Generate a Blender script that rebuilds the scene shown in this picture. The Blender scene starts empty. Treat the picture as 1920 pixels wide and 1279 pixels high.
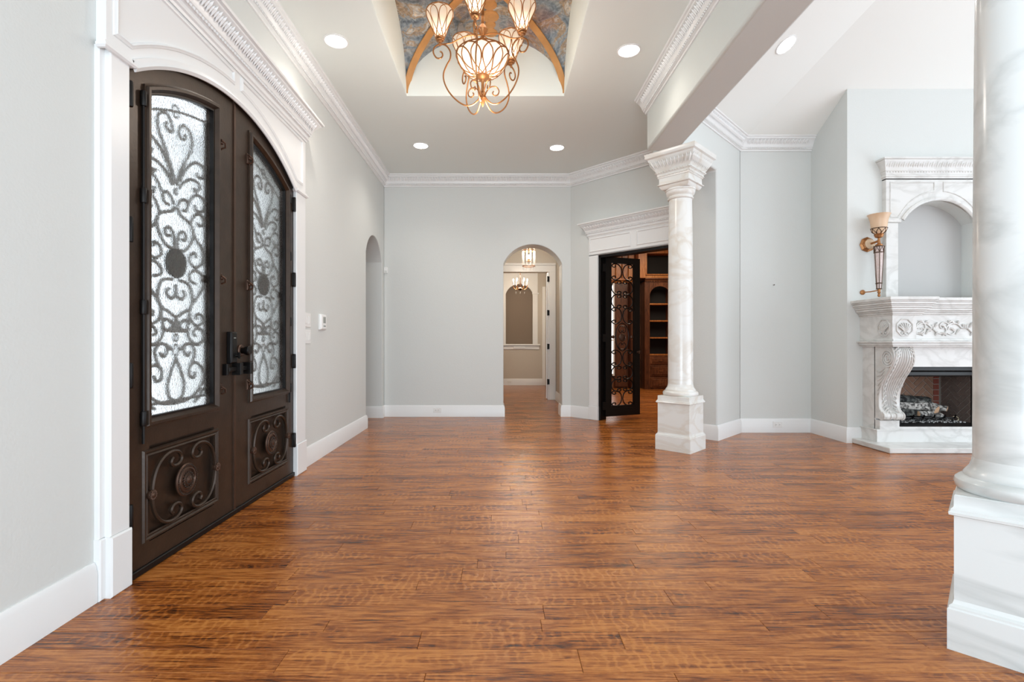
import bpy, bmesh, math, random
from math import sin, cos, pi, sqrt, atan2
from mathutils import Vector
R = random.Random(7)
sc = bpy.context.scene
COL = sc.collection

# ------------------------------------------------------------------ camera, sky, exposure
FPX = 925.0
cam = bpy.data.cameras.new('camera'); cam.sensor_width = 36; cam.lens = FPX / 1920 * 36
cam.shift_x = 24 / 1920; cam.shift_y = 3.5 / 1920; cam.clip_start = .05; cam.clip_end = 200
camo = bpy.data.objects.new('camera', cam); COL.objects.link(camo)
camo.location = (0, 0, 1.10); camo.rotation_euler = (pi / 2, 0, 0); sc.camera = camo
sc.view_settings.view_transform = 'Standard'; sc.view_settings.look = 'None'
sc.view_settings.gamma = 1; sc.view_settings.exposure = 0.27
sc.view_settings.use_curve_mapping = False
world = bpy.data.worlds.new('sky'); sc.world = world; world.use_nodes = True
bgn = world.node_tree.nodes['Background']
bgn.inputs[0].default_value = (.86, .93, 1.0, 1); bgn.inputs[1].default_value = 1.3

def area(name, loc, rot, sx, sy, power, col):
    l = bpy.data.lights.new(name, 'AREA'); l.shape = 'RECTANGLE'; l.size = sx; l.size_y = sy
    l.energy = power; l.color = col
    o = bpy.data.objects.new(name, l); COL.objects.link(o); o.location = loc; o.rotation_euler = rot
    return o
# daylight of the tall windows of the great room (right) and of the rooms behind the camera
area('window_daylight', (7.9, .3, 2.0), (0, pi / 2, 0), 3.4, 6.0, 84, (.85, .92, 1))
area('rear_daylight', (0.2, -2.9, 2.0), (pi / 2, 0, 0), 3.0, 3.0, 28, (.82, .92, 1))
# added fill: low area lights tilted up to brighten the ceilings
area('rear_ceiling_fill', (0.0, -2.9, .5), (pi / 2 + .75, 0, 0), 3.2, .9, 135, (.70, .87, 1))
area('side_ceiling_fill', (7.9, 2.0, .5), (0, pi / 2 + .55, 0), .9, 6.0, 60, (.74, .88, 1))

# ------------------------------------------------------------------ mesh helpers
def F0(a, b, d): return (a, b, d)
def FY(y): return lambda a, b, d: (a, y - d, b)
def FX(x): return lambda a, b, d: (x + d, a, b)
C = sqrt(.5)
def FD(a, b, d): return (1.07 + a * C - d * C, 7.36 - a * C - d * C, b)      # angled wall with the study doorway
def FG(a, b, d): return (2.455 + a * C + d * C, 5.555 + a * C - d * C, b)    # angled wall of the great room

class MB:
    def __init__(s): s.v = []; s.f = []
    def add(s, vs, fs):
        k = len(s.v); s.v += [tuple(v) for v in vs]; s.f += [tuple(i + k for i in f) for f in fs]; return s
    def prism(s, poly, F, d0, d1):
        n = len(poly)
        vs = [F(a, b, d0) for a, b in poly] + [F(a, b, d1) for a, b in poly]
        fs = [tuple(range(n)), tuple(range(2 * n - 1, n - 1, -1))]
        fs += [(i, (i + 1) % n, n + (i + 1) % n, n + i) for i in range(n)]
        return s.add(vs, fs)
    def box(s, F, a0, a1, b0, b1, d0, d1):
        return s.prism([(a0, b0), (a1, b0), (a1, b1), (a0, b1)], F, d0, d1)
    def cham(s, F, a0, a1, b0, b1, d0, d1, c):
        o = [(a0, b0), (a1, b0), (a1, b1), (a0, b1)]
        i = [(a0 + c, b0 + c), (a1 - c, b0 + c), (a1 - c, b1 - c), (a0 + c, b1 - c)]
        vs = [F(a, b, d0) for a, b in o] + [F(a, b, d1 - c) for a, b in o] + [F(a, b, d1) for a, b in i]
        fs = [(3, 2, 1, 0), (8, 9, 10, 11)]
        for k in range(4):
            j = (k + 1) % 4
            fs += [(k, j, 4 + j, 4 + k), (4 + k, 4 + j, 8 + j, 8 + k)]
        return s.add(vs, fs)
    def tube(s, path, r, n=6, closed=False, flat=1.0, nrm=None, taper=None):
        P = [Vector(p) for p in path]; m = len(P)
        if m < 2: return s
        vs = []; prev = None
        for i, p in enumerate(P):
            if closed: t = P[(i + 1) % m] - P[i - 1]
            else: t = P[min(i + 1, m - 1)] - P[max(i - 1, 0)]
            if t.length < 1e-9: t = Vector((0, 0, 1))
            t.normalize()
            if nrm is not None: u = Vector(nrm) - t * t.dot(Vector(nrm))
            elif prev is None:
                u = Vector((0, 0, 1)) if abs(t.z) < .9 else Vector((1, 0, 0)); u = u - t * t.dot(u)
            else: u = prev - t * t.dot(prev)
            if u.length < 1e-6: u = t.orthogonal()
            u.normalize(); prev = u; w = t.cross(u)
            rr = r * (taper(i / (m - 1)) if taper else 1)
            for k in range(n):
                a = 2 * pi * k / n
                vs.append(p + u * (rr * flat * cos(a)) + w * (rr * sin(a)))
        fs = []
        for i in range(m if closed else m - 1):
            j = (i + 1) % m
            for k in range(n):
                l = (k + 1) % n
                fs.append((i * n + k, i * n + l, j * n + l, j * n + k))
        if not closed:
            fs.append(tuple(range(n - 1, -1, -1))); fs.append(tuple((m - 1) * n + k for k in range(n)))
        return s.add(vs, fs)
    def lathe(s, prof, c, n=24, ax=(0, 0, 1), cap=True, ph=0, rib=None):
        A = Vector(ax).normalized(); U = A.orthogonal().normalized(); W = A.cross(U); c = Vector(c)
        vs = []
        for r, h in prof:
            for k in range(n):
                a = 2 * pi * k / n + ph; q = r * (rib(a, h) if rib else 1)
                vs.append(c + A * h + U * (q * cos(a)) + W * (q * sin(a)))
        fs = []; m = len(prof)
        for i in range(m - 1):
            for k in range(n):
                l = (k + 1) % n
                fs.append((i * n + k, i * n + l, (i + 1) * n + l, (i + 1) * n + k))
        if cap:
            fs.append(tuple(range(n - 1, -1, -1))); fs.append(tuple((m - 1) * n + k for k in range(n)))
        return s.add(vs, fs)
    def sweep(s, prof, path, nrm=(0, 0, 1), closed=False):
        N = Vector(nrm).normalized(); P = [Vector(p) for p in path]; m = len(P); k = len(prof); vs = []
        for i, p in enumerate(P):
            if closed: t0 = (p - P[i - 1]).normalized(); t1 = (P[(i + 1) % m] - p).normalized()
            else:
                t1 = (P[i + 1] - p).normalized() if i < m - 1 else None
                t0 = (p - P[i - 1]).normalized() if i > 0 else t1
                if t1 is None: t1 = t0
            s0 = N.cross(t0); s1 = N.cross(t1); b = s0 + s1
            if b.length < 1e-6: b = s0.copy()
            b.normalize(); sc_ = 1 / max(.25, b.dot(s0))
            for a, h in prof: vs.append(p + b * (a * sc_) + N * h)
        fs = []
        for i in range(m if closed else m - 1):
            j = (i + 1) % m
            for q in range(k):
                l = (q + 1) % k
                fs.append((i * k + q, i * k + l, j * k + l, j * k + q))
        if not closed:
            fs.append(tuple(range(k))); fs.append(tuple((m - 1) * k + q for q in range(k - 1, -1, -1)))
        return s.add(vs, fs)
    def ball(s, c, rx, ry, rz, n=8, m=5, F=None):
        vs = [(c[0], c[1], c[2] - rz)]
        for i in range(1, m):
            t = -pi / 2 + pi * i / m
            for k in range(n):
                a = 2 * pi * k / n
                vs.append((c[0] + rx * cos(t) * cos(a), c[1] + ry * cos(t) * sin(a), c[2] + rz * sin(t)))
        vs.append((c[0], c[1], c[2] + rz)); fs = []
        for k in range(n):
            l = (k + 1) % n; fs.append((0, 1 + l, 1 + k))
            for i in range(m - 2): fs.append((1 + i * n + k, 1 + i * n + l, 1 + (i + 1) * n + l, 1 + (i + 1) * n + k))
            fs.append((len(vs) - 1, 1 + (m - 2) * n + k, 1 + (m - 2) * n + l))
        if F: vs = [F(*v) for v in vs]
        return s.add(vs, fs)
    def build(s, name, m, parent=None, bevel=0, smooth=35, kind=None, label=None, recalc=True):
        xs = [v[0] for v in s.v]; ys = [v[1] for v in s.v]; zs = [v[2] for v in s.v]
        o_ = ((min(xs) + max(xs)) / 2, (min(ys) + max(ys)) / 2, min(zs))
        me = bpy.data.meshes.new(name)
        me.from_pydata([(x - o_[0], y - o_[1], z - o_[2]) for x, y, z in s.v], [], s.f); me.update()
        if recalc:
            bm = bmesh.new(); bm.from_mesh(me); bmesh.ops.recalc_face_normals(bm, faces=bm.faces); bm.to_mesh(me); bm.free()
        if smooth:
            for p in me.polygons: p.use_smooth = True
            me.set_sharp_from_angle(angle=math.radians(smooth))
        me.materials.append(m)
        o = bpy.data.objects.new(name, me); COL.objects.link(o)
        o['w'] = 0; del o['w']
        WL[o.name] = Vector(o_)
        if parent is not None:
            o.parent = parent; o.location = Vector(o_) - WL[parent.name]
        else: o.location = o_
        if bevel:
            b = o.modifiers.new('bevel', 'BEVEL'); b.width = bevel; b.segments = 2; b.limit_method = 'ANGLE'; b.angle_limit = math.radians(40)
        if kind: o['kind'] = kind
        if label: o['label'] = label
        return o
WL = {}
def thing(name, loc, label=None, cat=None, group=None, kind=None):
    o = bpy.data.objects.new(name, None); COL.objects.link(o); o.location = loc; o.empty_display_size = .1
    WL[o.name] = Vector(loc)
    return tag(o, label, cat, group, kind)
def tag(o, label=None, cat=None, group=None, kind=None):
    if label: o['label'] = label
    if cat: o['category'] = cat
    if group: o['group'] = group
    if kind: o['kind'] = kind
    return o
def copy_tree(o, loc=None, parent=None, label=None):
    c = o.copy(); COL.objects.link(c); c.parent = parent
    if loc is not None: c.location = loc
    if label: c['label'] = label
    for ch in list(o.children): copy_tree(ch, None, c)
    WL[c.name] = Vector(c.location)
    return c
def arc(cx, cz, rx, rz, a0, a1, n): return [(cx + rx * cos(a0 + (a1 - a0) * i / n), cz + rz * sin(a0 + (a1 - a0) * i / n)) for i in range(n + 1)]
def seg_arch(y0, y1, zs, za, n=24, off=0):   # segmental arch from (y0,zs) over apex za to (y1,zs)
    w = (y1 - y0) / 2; h = za - zs; r = (w * w + h * h) / (2 * h); cy = (y0 + y1) / 2; cz = za - r
    a = math.asin(min(1, w / r)); a = a if h <= w else pi - a
    return [(cy + (r + off) * sin(-a + 2 * a * i / n), cz + (r + off) * cos(-a + 2 * a * i / n)) for i in range(n + 1)]
def smooth_path(pts, k=6):
    P = [Vector(p) for p in pts]; out = []
    for i in range(len(P) - 1):
        a = P[max(i - 1, 0)]; b = P[i]; c = P[i + 1]; d = P[min(i + 2, len(P) - 1)]
        for j in range(k):
            t = j / k
            out.append(.5 * ((2 * b) + (c - a) * t + (2 * a - 5 * b + 4 * c - d) * t * t + (3 * b - a - 3 * c + d) * t ** 3))
    out.append(P[-1]); return out
def scroll(x0, x1, z0, z1, flip=False, S=False, tight=20, n=56, p=2):
    """a C scroll (opening to +x, spine at x0) or S scroll fitted into a rectangle"""
    pts = [[], []]
    for sg in (1, -1):
        x = z = 0; th = pi / 2 if sg > 0 else -pi / 2
        for i in range(n):
            s_ = i / n; k = (1.0 + tight * s_ ** p) * (-1)
            if sg < 0 and not S: k = -k
            pts[0 if sg > 0 else 1].append((x, z)); th += k / n; x += cos(th) / n; z += sin(th) / n
    q = pts[1][::-1] + pts[0][1:]
    ax, bx_ = min(a for a, b in q), max(a for a, b in q); az, bz = min(b for a, b in q), max(b for a, b in q)
    o = []
    for a, b in q:
        u = (a - ax) / (bx_ - ax); v = (b - az) / (bz - az)
        if flip: u = 1 - u
        o.append((x0 + u * (x1 - x0), z0 + v * (z1 - z0)))
    return o

# ------------------------------------------------------------------ materials
def nt(name):
    m = bpy.data.materials.new(name); m.use_nodes = True; t = m.node_tree; b = t.nodes['Principled BSDF']; return m, t, b
def N(t, typ, **k):
    n = t.nodes.new(typ)
    for a, v in k.items():
        if a.startswith('i_'): n.inputs[a[2:].replace('_', ' ')].default_value = v
        else: setattr(n, a, v)
    return n
def rgb(r, g, b):
    f = lambda c: (c / 255 / 12.92) if c / 255 <= .04045 else ((c / 255 + .055) / 1.055) ** 2.4
    return (f(r), f(g), f(b), 1)
def simple(name, col, rough=.5, metal=0, bump=0, bscale=60, var=0, spec=None):
    m, t, b = nt(name); b.inputs['Base Color'].default_value = col; b.inputs['Roughness'].default_value = rough
    b.inputs['Metallic'].default_value = metal
    if spec is not None: b.inputs['Specular IOR Level'].default_value = spec
    tc = N(t, 'ShaderNodeTexCoord'); no = N(t, 'ShaderNodeTexNoise', i_Scale=bscale, i_Detail=3.0)
    t.links.new(tc.outputs['Object'], no.inputs['Vector'])
    if bump:
        bp = N(t, 'ShaderNodeBump', i_Strength=bump, i_Distance=.01); t.links.new(no.outputs['Fac'], bp.inputs['Height']); t.links.new(bp.outputs[0], b.inputs['Normal'])
    if var:
        n2 = N(t, 'ShaderNodeTexNoise', i_Scale=bscale * .2, i_Detail=4.0); t.links.new(tc.outputs['Object'], n2.inputs['Vector'])
        mx = N(t, 'ShaderNodeMix', data_type='RGBA'); mx.inputs[6].default_value = tuple(c * (1 - var) for c in col[:3]) + (1,)
        mx.inputs[7].default_value = tuple(min(1, c * (1 + var)) for c in col[:3]) + (1,)
        t.links.new(n2.outputs['Fac'], mx.inputs[0]); t.links.new(mx.outputs[2], b.inputs['Base Color'])
    return m
WALL = simple('wall_paint', rgb(215, 217, 214), .62, bump=.12, bscale=90)
CEIL = simple('ceiling_paint', rgb(233, 238, 234), .7, bump=.05, bscale=90)
BEAMP = simple('grey_beam_paint', rgb(213, 217, 214), .62, bump=.12, bscale=90)
GCEIL = simple('white_ceiling_paint', rgb(242, 243, 239), .7, bump=.05, bscale=90)
TRIM = simple('white_trim_paint', rgb(235, 235, 234), .32, bump=.02, bscale=30)
IRON = simple('bronze_iron', rgb(58, 44, 34), .36, metal=.35, bump=.06, bscale=60, var=.45)
BLACK = simple('black_iron', rgb(22, 19, 18), .42, metal=.5, bump=.06, bscale=60)
RUB = simple('rubbed_bronze', rgb(84, 62, 50), .38, metal=.6, var=.3, bscale=30)
GOLD = simple('antique_gold_metal', rgb(168, 116, 72), .38, metal=.7, var=.35, bscale=60)
PLASTIC = simple('white_plastic', rgb(236, 236, 234), .35)
GREYP = simple('grey_display', rgb(150, 155, 150), .3)
DARK = simple('dark_void', rgb(20, 18, 17), .8)
SOOT = simple('black_firebox_metal', rgb(24, 24, 25), .4, metal=.3)
BULB = simple('socket_metal', rgb(120, 88, 60), .4, metal=.8)
def emis(name, col, st, base=(.9, .9, .9, 1)):
    m, t, b = nt(name); b.inputs['Base Color'].default_value = base
    b.inputs['Emission Color'].default_value = col; b.inputs['Emission Strength'].default_value = st; return m
LAMP = emis('downlight_lens', (1, .95, .88, 1), 14)
FIL = emis('bulb_glow', (1, .80, .55, 1), 16)
def marble(name, base, vein, warm, sc_=2.2, rough=.22, vs=.55, ws=.5):
    m, t, b = nt(name); tc = N(t, 'ShaderNodeTexCoord')
    n1 = N(t, 'ShaderNodeTexNoise', i_Scale=sc_, i_Detail=7.0, i_Roughness=.5, i_Distortion=.9)
    n2 = N(t, 'ShaderNodeTexNoise', i_Scale=sc_ * .7, i_Detail=4.0, i_Distortion=.8)
    mp = N(t, 'ShaderNodeMapping'); mp.inputs['Rotation'].default_value = (.5, .4, .3); mp.inputs['Scale'].default_value = (1, 1, 1.5)
    t.links.new(tc.outputs['Object'], mp.inputs[0]); t.links.new(mp.outputs[0], n1.inputs['Vector']); t.links.new(tc.outputs['Object'], n2.inputs['Vector'])
    s1 = N(t, 'ShaderNodeMath', operation='SUBTRACT'); s1.inputs[1].default_value = .5
    a1 = N(t, 'ShaderNodeMath', operation='ABSOLUTE'); r1 = N(t, 'ShaderNodeMapRange'); r1.inputs['From Max'].default_value = .07; r1.inputs['To Min'].default_value = vs; r1.inputs['To Max'].default_value = 0
    t.links.new(n1.outputs['Fac'], s1.inputs[0]); t.links.new(s1.outputs[0], a1.inputs[0]); t.links.new(a1.outputs[0], r1.inputs['Value'])
    r2 = N(t, 'ShaderNodeMapRange'); r2.inputs['From Min'].default_value = .5; r2.inputs['From Max'].default_value = .75; r2.inputs['To Max'].default_value = ws
    t.links.new(n2.outputs['Fac'], r2.inputs['Value'])
    ml = N(t, 'ShaderNodeMath', operation='MULTIPLY'); t.links.new(r1.outputs[0], ml.inputs[0]); t.links.new(n2.outputs['Fac'], ml.inputs[1])
    x1 = N(t, 'ShaderNodeMix', data_type='RGBA'); x1.inputs[6].default_value = base; x1.inputs[7].default_value = warm; t.links.new(r2.outputs[0], x1.inputs[0])
    x2 = N(t, 'ShaderNodeMix', data_type='RGBA'); x2.inputs[7].default_value = vein; t.links.new(x1.outputs[2], x2.inputs[6]); t.links.new(ml.outputs[0], x2.inputs[0])
    t.links.new(x2.outputs[2], b.inputs['Base Color']); b.inputs['Roughness'].default_value = rough
    return m
MARB = marble('cream_marble', rgb(230, 229, 225), rgb(196, 174, 146), rgb(220, 214, 203), 2.2, .2, .6)
MARB2 = marble('grey_veined_marble', rgb(224, 225, 223), rgb(168, 171, 168), rgb(212, 213, 212), 1.5, .2, .9)
MARBF = marble('carved_marble', rgb(220, 219, 216), rgb(160, 157, 150), rgb(206, 201, 193), 2.6, .3, .6, .7)

def wood(name, dark, mid, light, along='X', rough=.22, floor=False, coat=0, scale=1.0):
    m, t, b = nt(name); L = t.links.new
    g = N(t, 'ShaderNodeNewGeometry'); oi = N(t, 'ShaderNodeObjectInfo')
    rs = N(t, 'ShaderNodeMath', operation='ADD'); L(g.outputs['Random Per Island'], rs.inputs[0]); L(oi.outputs['Random'], rs.inputs[1])
    rf = N(t, 'ShaderNodeMath', operation='FRACT'); L(rs.outputs[0], rf.inputs[0])
    off = N(t, 'ShaderNodeVectorMath', operation='SCALE'); off.inputs[0].default_value = (17.3, 9.1, 23.7); L(rf.outputs[0], off.inputs['Scale'])
    ad = N(t, 'ShaderNodeVectorMath', operation='ADD'); L(g.outputs['Position'], ad.inputs[0]); L(off.outputs[0], ad.inputs[1])
    def stretched(v, loc=(0, 0, 0)):
        mp = N(t, 'ShaderNodeMapping')
        sx = {'X': (v[0], v[1], v[1]), 'Z': (v[1], v[1], v[0])}[along]
        mp.inputs['Scale'].default_value = tuple(q * scale for q in sx); mp.inputs['Location'].default_value = loc
        L(ad.outputs[0], mp.inputs[0]); return mp
    # long cathedral grain: distorted rings
    n0 = N(t, 'ShaderNodeTexNoise', i_Scale=1.0, i_Detail=3.0, i_Roughness=.55); L(stretched((1.0, 8)).outputs[0], n0.inputs['Vector'])
    k = N(t, 'ShaderNodeMath', operation='MULTIPLY'); k.inputs[1].default_value = 55; L(n0.outputs['Fac'], k.inputs[0])
    sn0 = N(t, 'ShaderNodeMath', operation='SINE'); L(k.outputs[0], sn0.inputs[0]); sn = N(t, 'ShaderNodeMapRange'); sn.inputs['From Min'].default_value = .35; sn.inputs['To Min'].default_value = .3; sn.inputs['To Max'].default_value = -1.0; L(sn0.outputs[0], sn.inputs['Value'])
    n1 = N(t, 'ShaderNodeTexNoise', i_Scale=1.0, i_Detail=7.0, i_Roughness=.78); L(stretched((6, 125)).outputs[0], n1.inputs['Vector'])
    n2 = N(t, 'ShaderNodeTexNoise', i_Scale=1.0, i_Detail=3.0); L(stretched((1.8, 6), (3, 5, 1)).outputs[0], n2.inputs['Vector'])
    n1c = N(t, 'ShaderNodeMath', operation='MULTIPLY_ADD'); n1c.inputs[1].default_value = 1.9 if floor else 1.2; n1c.inputs[2].default_value = -.45 if floor else -.1; L(n1.outputs['Fac'], n1c.inputs[0])
    f1 = N(t, 'ShaderNodeMath', operation='MULTIPLY_ADD'); f1.inputs[1].default_value = .09; L(sn.outputs[0], f1.inputs[0]); L(n1c.outputs[0], f1.inputs[2])
    f2 = N(t, 'ShaderNodeMath', operation='MULTIPLY_ADD'); f2.inputs[1].default_value = .42; L(n2.outputs['Fac'], f2.inputs[0]); L(f1.outputs[0], f2.inputs[2])
    f3 = N(t, 'ShaderNodeMath', operation='MULTIPLY_ADD'); f3.inputs[1].default_value = .16; L(rf.outputs[0], f3.inputs[0]); L(f2.outputs[0], f3.inputs[2])
    last = f3
    if floor:
        # chatter marks of the scraper across each board
        wv = N(t, 'ShaderNodeTexWave', wave_type='BANDS', bands_direction='X', i_Scale=8.0, i_Distortion=7.0, i_Detail=3.0); wv.inputs['Detail Scale'].default_value = 1.6
        L(stretched((1.0, 1.5)).outputs[0], wv.inputs['Vector']); wr = N(t, 'ShaderNodeMapRange'); wr.inputs['From Min'].default_value = .5; L(wv.outputs['Fac'], wr.inputs['Value'])
        n3 = N(t, 'ShaderNodeTexNoise', i_Scale=1.0, i_Detail=2.0); L(stretched((2.2, 7), (9, 2, 4)).outputs[0], n3.inputs['Vector'])
        mr = N(t, 'ShaderNodeMapRange'); mr.inputs['From Min'].default_value = .46; mr.inputs['From Max'].default_value = .62; L(n3.outputs['Fac'], mr.inputs['Value'])
        cm = N(t, 'ShaderNodeMath', operation='MULTIPLY'); L(wr.outputs[0], cm.inputs[0]); L(mr.outputs[0], cm.inputs[1])
        f4 = N(t, 'ShaderNodeMath', operation='MULTIPLY_ADD'); f4.inputs[1].default_value = .15; L(cm.outputs[0], f4.inputs[0]); L(f3.outputs[0], f4.inputs[2]); last = f4
    cr = N(t, 'ShaderNodeValToRGB'); e = cr.color_ramp.elements
    e[0].position = .50 if floor else .52; e[0].color = dark; e[1].position = 1.12 if not floor else 1.0; e[1].color = light
    x = cr.color_ramp.elements.new(.60 if floor else .64); x.color = tuple(d * .45 + q * .55 for d, q in zip(dark, mid)); x = cr.color_ramp.elements.new(.725 if floor else .80); x.color = mid
    L(last.outputs[0], cr.inputs[0]); L(cr.outputs[0], b.inputs['Base Color'])
    b.inputs['Roughness'].default_value = rough
    if coat: b.inputs['Coat Weight'].default_value = coat; b.inputs['Coat Roughness'].default_value = .1
    if floor:
        b.inputs['Specular IOR Level'].default_value = .38
        rr = N(t, 'ShaderNodeMapRange'); rr.inputs['To Min'].default_value = rough - .05; rr.inputs['To Max'].default_value = rough + .12; L(n1.outputs['Fac'], rr.inputs['Value']); L(rr.outputs[0], b.inputs['Roughness'])
    h = N(t, 'ShaderNodeMath', operation='MULTIPLY_ADD'); h.inputs[1].default_value = .9; L((cm if floor else n1).outputs[0], h.inputs[0]); L(n1.outputs['Fac'], h.inputs[2])
    bp = N(t, 'ShaderNodeBump', i_Strength=.22 if floor else .15, i_Distance=.004); L(h.outputs[0], bp.inputs['Height']); L(bp.outputs[0], b.inputs['Normal'])
    return m
FLOOR = wood('hand_scraped_hickory', rgb(54, 26, 10), rgb(142, 76, 28), rgb(192, 122, 58), 'X', .17, True)
CHERRY = wood('golden_cherry_wood', rgb(92, 50, 22), rgb(176, 108, 54), rgb(206, 146, 88), 'Z', .35)
WALNUT = wood('brown_bookcase_wood', rgb(40, 20, 11), rgb(92, 52, 30), rgb(134, 84, 52), 'Z', .35)
BRICKM = simple('firebrick', rgb(150, 116, 96), .85, bump=.5, bscale=80, var=.3)
BRICKG = simple('sooty_firebrick', rgb(118, 102, 94), .85, bump=.5, bscale=80, var=.3)
BRICKR = simple('red_firebrick', rgb(140, 74, 60), .85, bump=.5, bscale=80, var=.35)
MORT = simple('mortar', rgb(176, 168, 158), .9, bump=.4, bscale=120)

def textured_glass():
    m, t, b = nt('rippled_glass'); L = t.links.new
    b.inputs['Base Color'].default_value = (.97, .98, .98, 1); b.inputs['Roughness'].default_value = .16
    b.inputs['Transmission Weight'].default_value = 1; b.inputs['IOR'].default_value = 1.12
    tc = N(t, 'ShaderNodeTexCoord'); mp = N(t, 'ShaderNodeMapping'); mp.inputs['Scale'].default_value = (1, 1.2, .8); L(tc.outputs['Object'], mp.inputs[0])
    v = N(t, 'ShaderNodeTexNoise', i_Scale=95.0, i_Detail=1.0, i_Distortion=.6); L(mp.outputs[0], v.inputs['Vector'])
    bp = N(t, 'ShaderNodeBump', i_Strength=.8, i_Distance=.005); L(v.outputs['Fac'], bp.inputs['Height']); L(bp.outputs[0], b.inputs['Normal'])
    return m
RGLASS = textured_glass()
def shade_glass(name, col, st, alpha):
    m, t, b = nt(name); L = t.links.new; out = t.nodes['Material Output']
    b.inputs['Base Color'].default_value = col; b.inputs['Roughness'].default_value = .3
    b.inputs['Emission Color'].default_value = (1, .86, .66, 1); b.inputs['Emission Strength'].default_value = st
    tr = N(t, 'ShaderNodeBsdfTransparent'); tl = N(t, 'ShaderNodeBsdfTranslucent'); tl.inputs[0].default_value = col
    m1 = N(t, 'ShaderNodeMixShader'); m1.inputs[0].default_value = .5; L(b.outputs[0], m1.inputs[1]); L(tl.outputs[0], m1.inputs[2])
    m2 = N(t, 'ShaderNodeMixShader'); m2.inputs[0].default_value = alpha; L(tr.outputs[0], m2.inputs[1]); L(m1.outputs[0], m2.inputs[2]); L(m2.outputs[0], out.inputs[0])
    return m
SHADE = shade_glass('lit_seeded_glass_shade', (.93, .86, .78, 1), .42, .72)
BOWLG = shade_glass('lit_glass_bowl', (.95, .88, .8, 1), .75, .85)
CLEAR = shade_glass('clear_lantern_glass', (.9, .9, .9, 1), .0, .12)
AMBER = simple('amber_scavo_glass', rgb(222, 190, 158), .35, var=.2, bscale=20)
def mural():
    m, t, b = nt('painted_mural'); L = t.links.new; g = N(t, 'ShaderNodeNewGeometry')
    n1 = N(t, 'ShaderNodeTexNoise', i_Scale=3.2, i_Detail=6.0, i_Roughness=.62, i_Distortion=2.2); L(g.outputs['Position'], n1.inputs['Vector'])
    cr = N(t, 'ShaderNodeValToRGB'); e = cr.color_ramp.elements
    e[0].position = .30; e[0].color = rgb(84, 92, 104); e[1].position = .72; e[1].color = rgb(214, 196, 168)
    for p, c in ((.42, rgb(122, 134, 144)), (.50, rgb(150, 156, 160)), (.57, rgb(164, 138, 108)), (.63, rgb(178, 182, 184))):
        x = cr.color_ramp.elements.new(p); x.color = c
    L(n1.outputs['Fac'], cr.inputs[0])
    n2 = N(t, 'ShaderNodeTexNoise', i_Scale=1.4, i_Detail=3.0); L(g.outputs['Position'], n2.inputs['Vector'])
    r = N(t, 'ShaderNodeMapRange'); r.inputs['From Min'].default_value = .56; r.inputs['From Max'].default_value = .72; r.inputs['To Max'].default_value = .75; L(n2.outputs['Fac'], r.inputs['Value'])
    x = N(t, 'ShaderNodeMix', data_type='RGBA'); x.inputs[7].default_value = rgb(146, 84, 40); L(r.outputs[0], x.inputs[0]); L(cr.outputs[0], x.inputs[6])
    n3 = N(t, 'ShaderNodeTexNoise', i_Scale=13.0, i_Detail=4.0, i_Distortion=3.0); L(g.outputs['Position'], n3.inputs['Vector'])
    r3 = N(t, 'ShaderNodeMapRange'); r3.inputs['From Min'].default_value = .3; r3.inputs['From Max'].default_value = .7; r3.inputs['To Min'].default_value = .6; r3.inputs['To Max'].default_value = 1.3; L(n3.outputs['Fac'], r3.inputs['Value'])
    mm = N(t, 'ShaderNodeMix', data_type='RGBA', blend_type='MULTIPLY'); mm.inputs[0].default_value = 1; L(x.outputs[2], mm.inputs[6]); L(r3.outputs[0], mm.inputs[7])
    L(mm.outputs[2], b.inputs['Base Color']); b.inputs['Roughness'].default_value = .7; return m
MURAL = mural()
GOLDP = simple('gold_painted_band', rgb(190, 138, 82), .5, bump=.5, bscale=35, var=.35)
def logm(name, c1, c2):
    m = simple(name, c1, .9, bump=1.0, bscale=55, var=.1); t = m.node_tree; b = t.nodes['Principled BSDF']
    tc = N(t, 'ShaderNodeTexCoord'); n = N(t, 'ShaderNodeTexNoise', i_Scale=26.0, i_Detail=5.0); t.links.new(tc.outputs['Object'], n.inputs['Vector'])
    cr = N(t, 'ShaderNodeValToRGB'); cr.color_ramp.elements[0].position = .42; cr.color_ramp.elements[0].color = c1; cr.color_ramp.elements[1].position = .6; cr.color_ramp.elements[1].color = c2
    t.links.new(n.outputs['Fac'], cr.inputs[0]); t.links.new(cr.outputs[0], b.inputs['Base Color']); return m
LOGG = logm('grey_bark', rgb(74, 72, 70), rgb(205, 202, 196)); LOGD = logm('charred_bark', rgb(24, 24, 24), rgb(96, 98, 94)); LOGC = simple('cut_wood', rgb(206, 168, 134), .8, bump=.3, var=.15)
EMB = logm('ash_and_embers', rgb(30, 30, 30), rgb(210, 210, 208))
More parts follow.
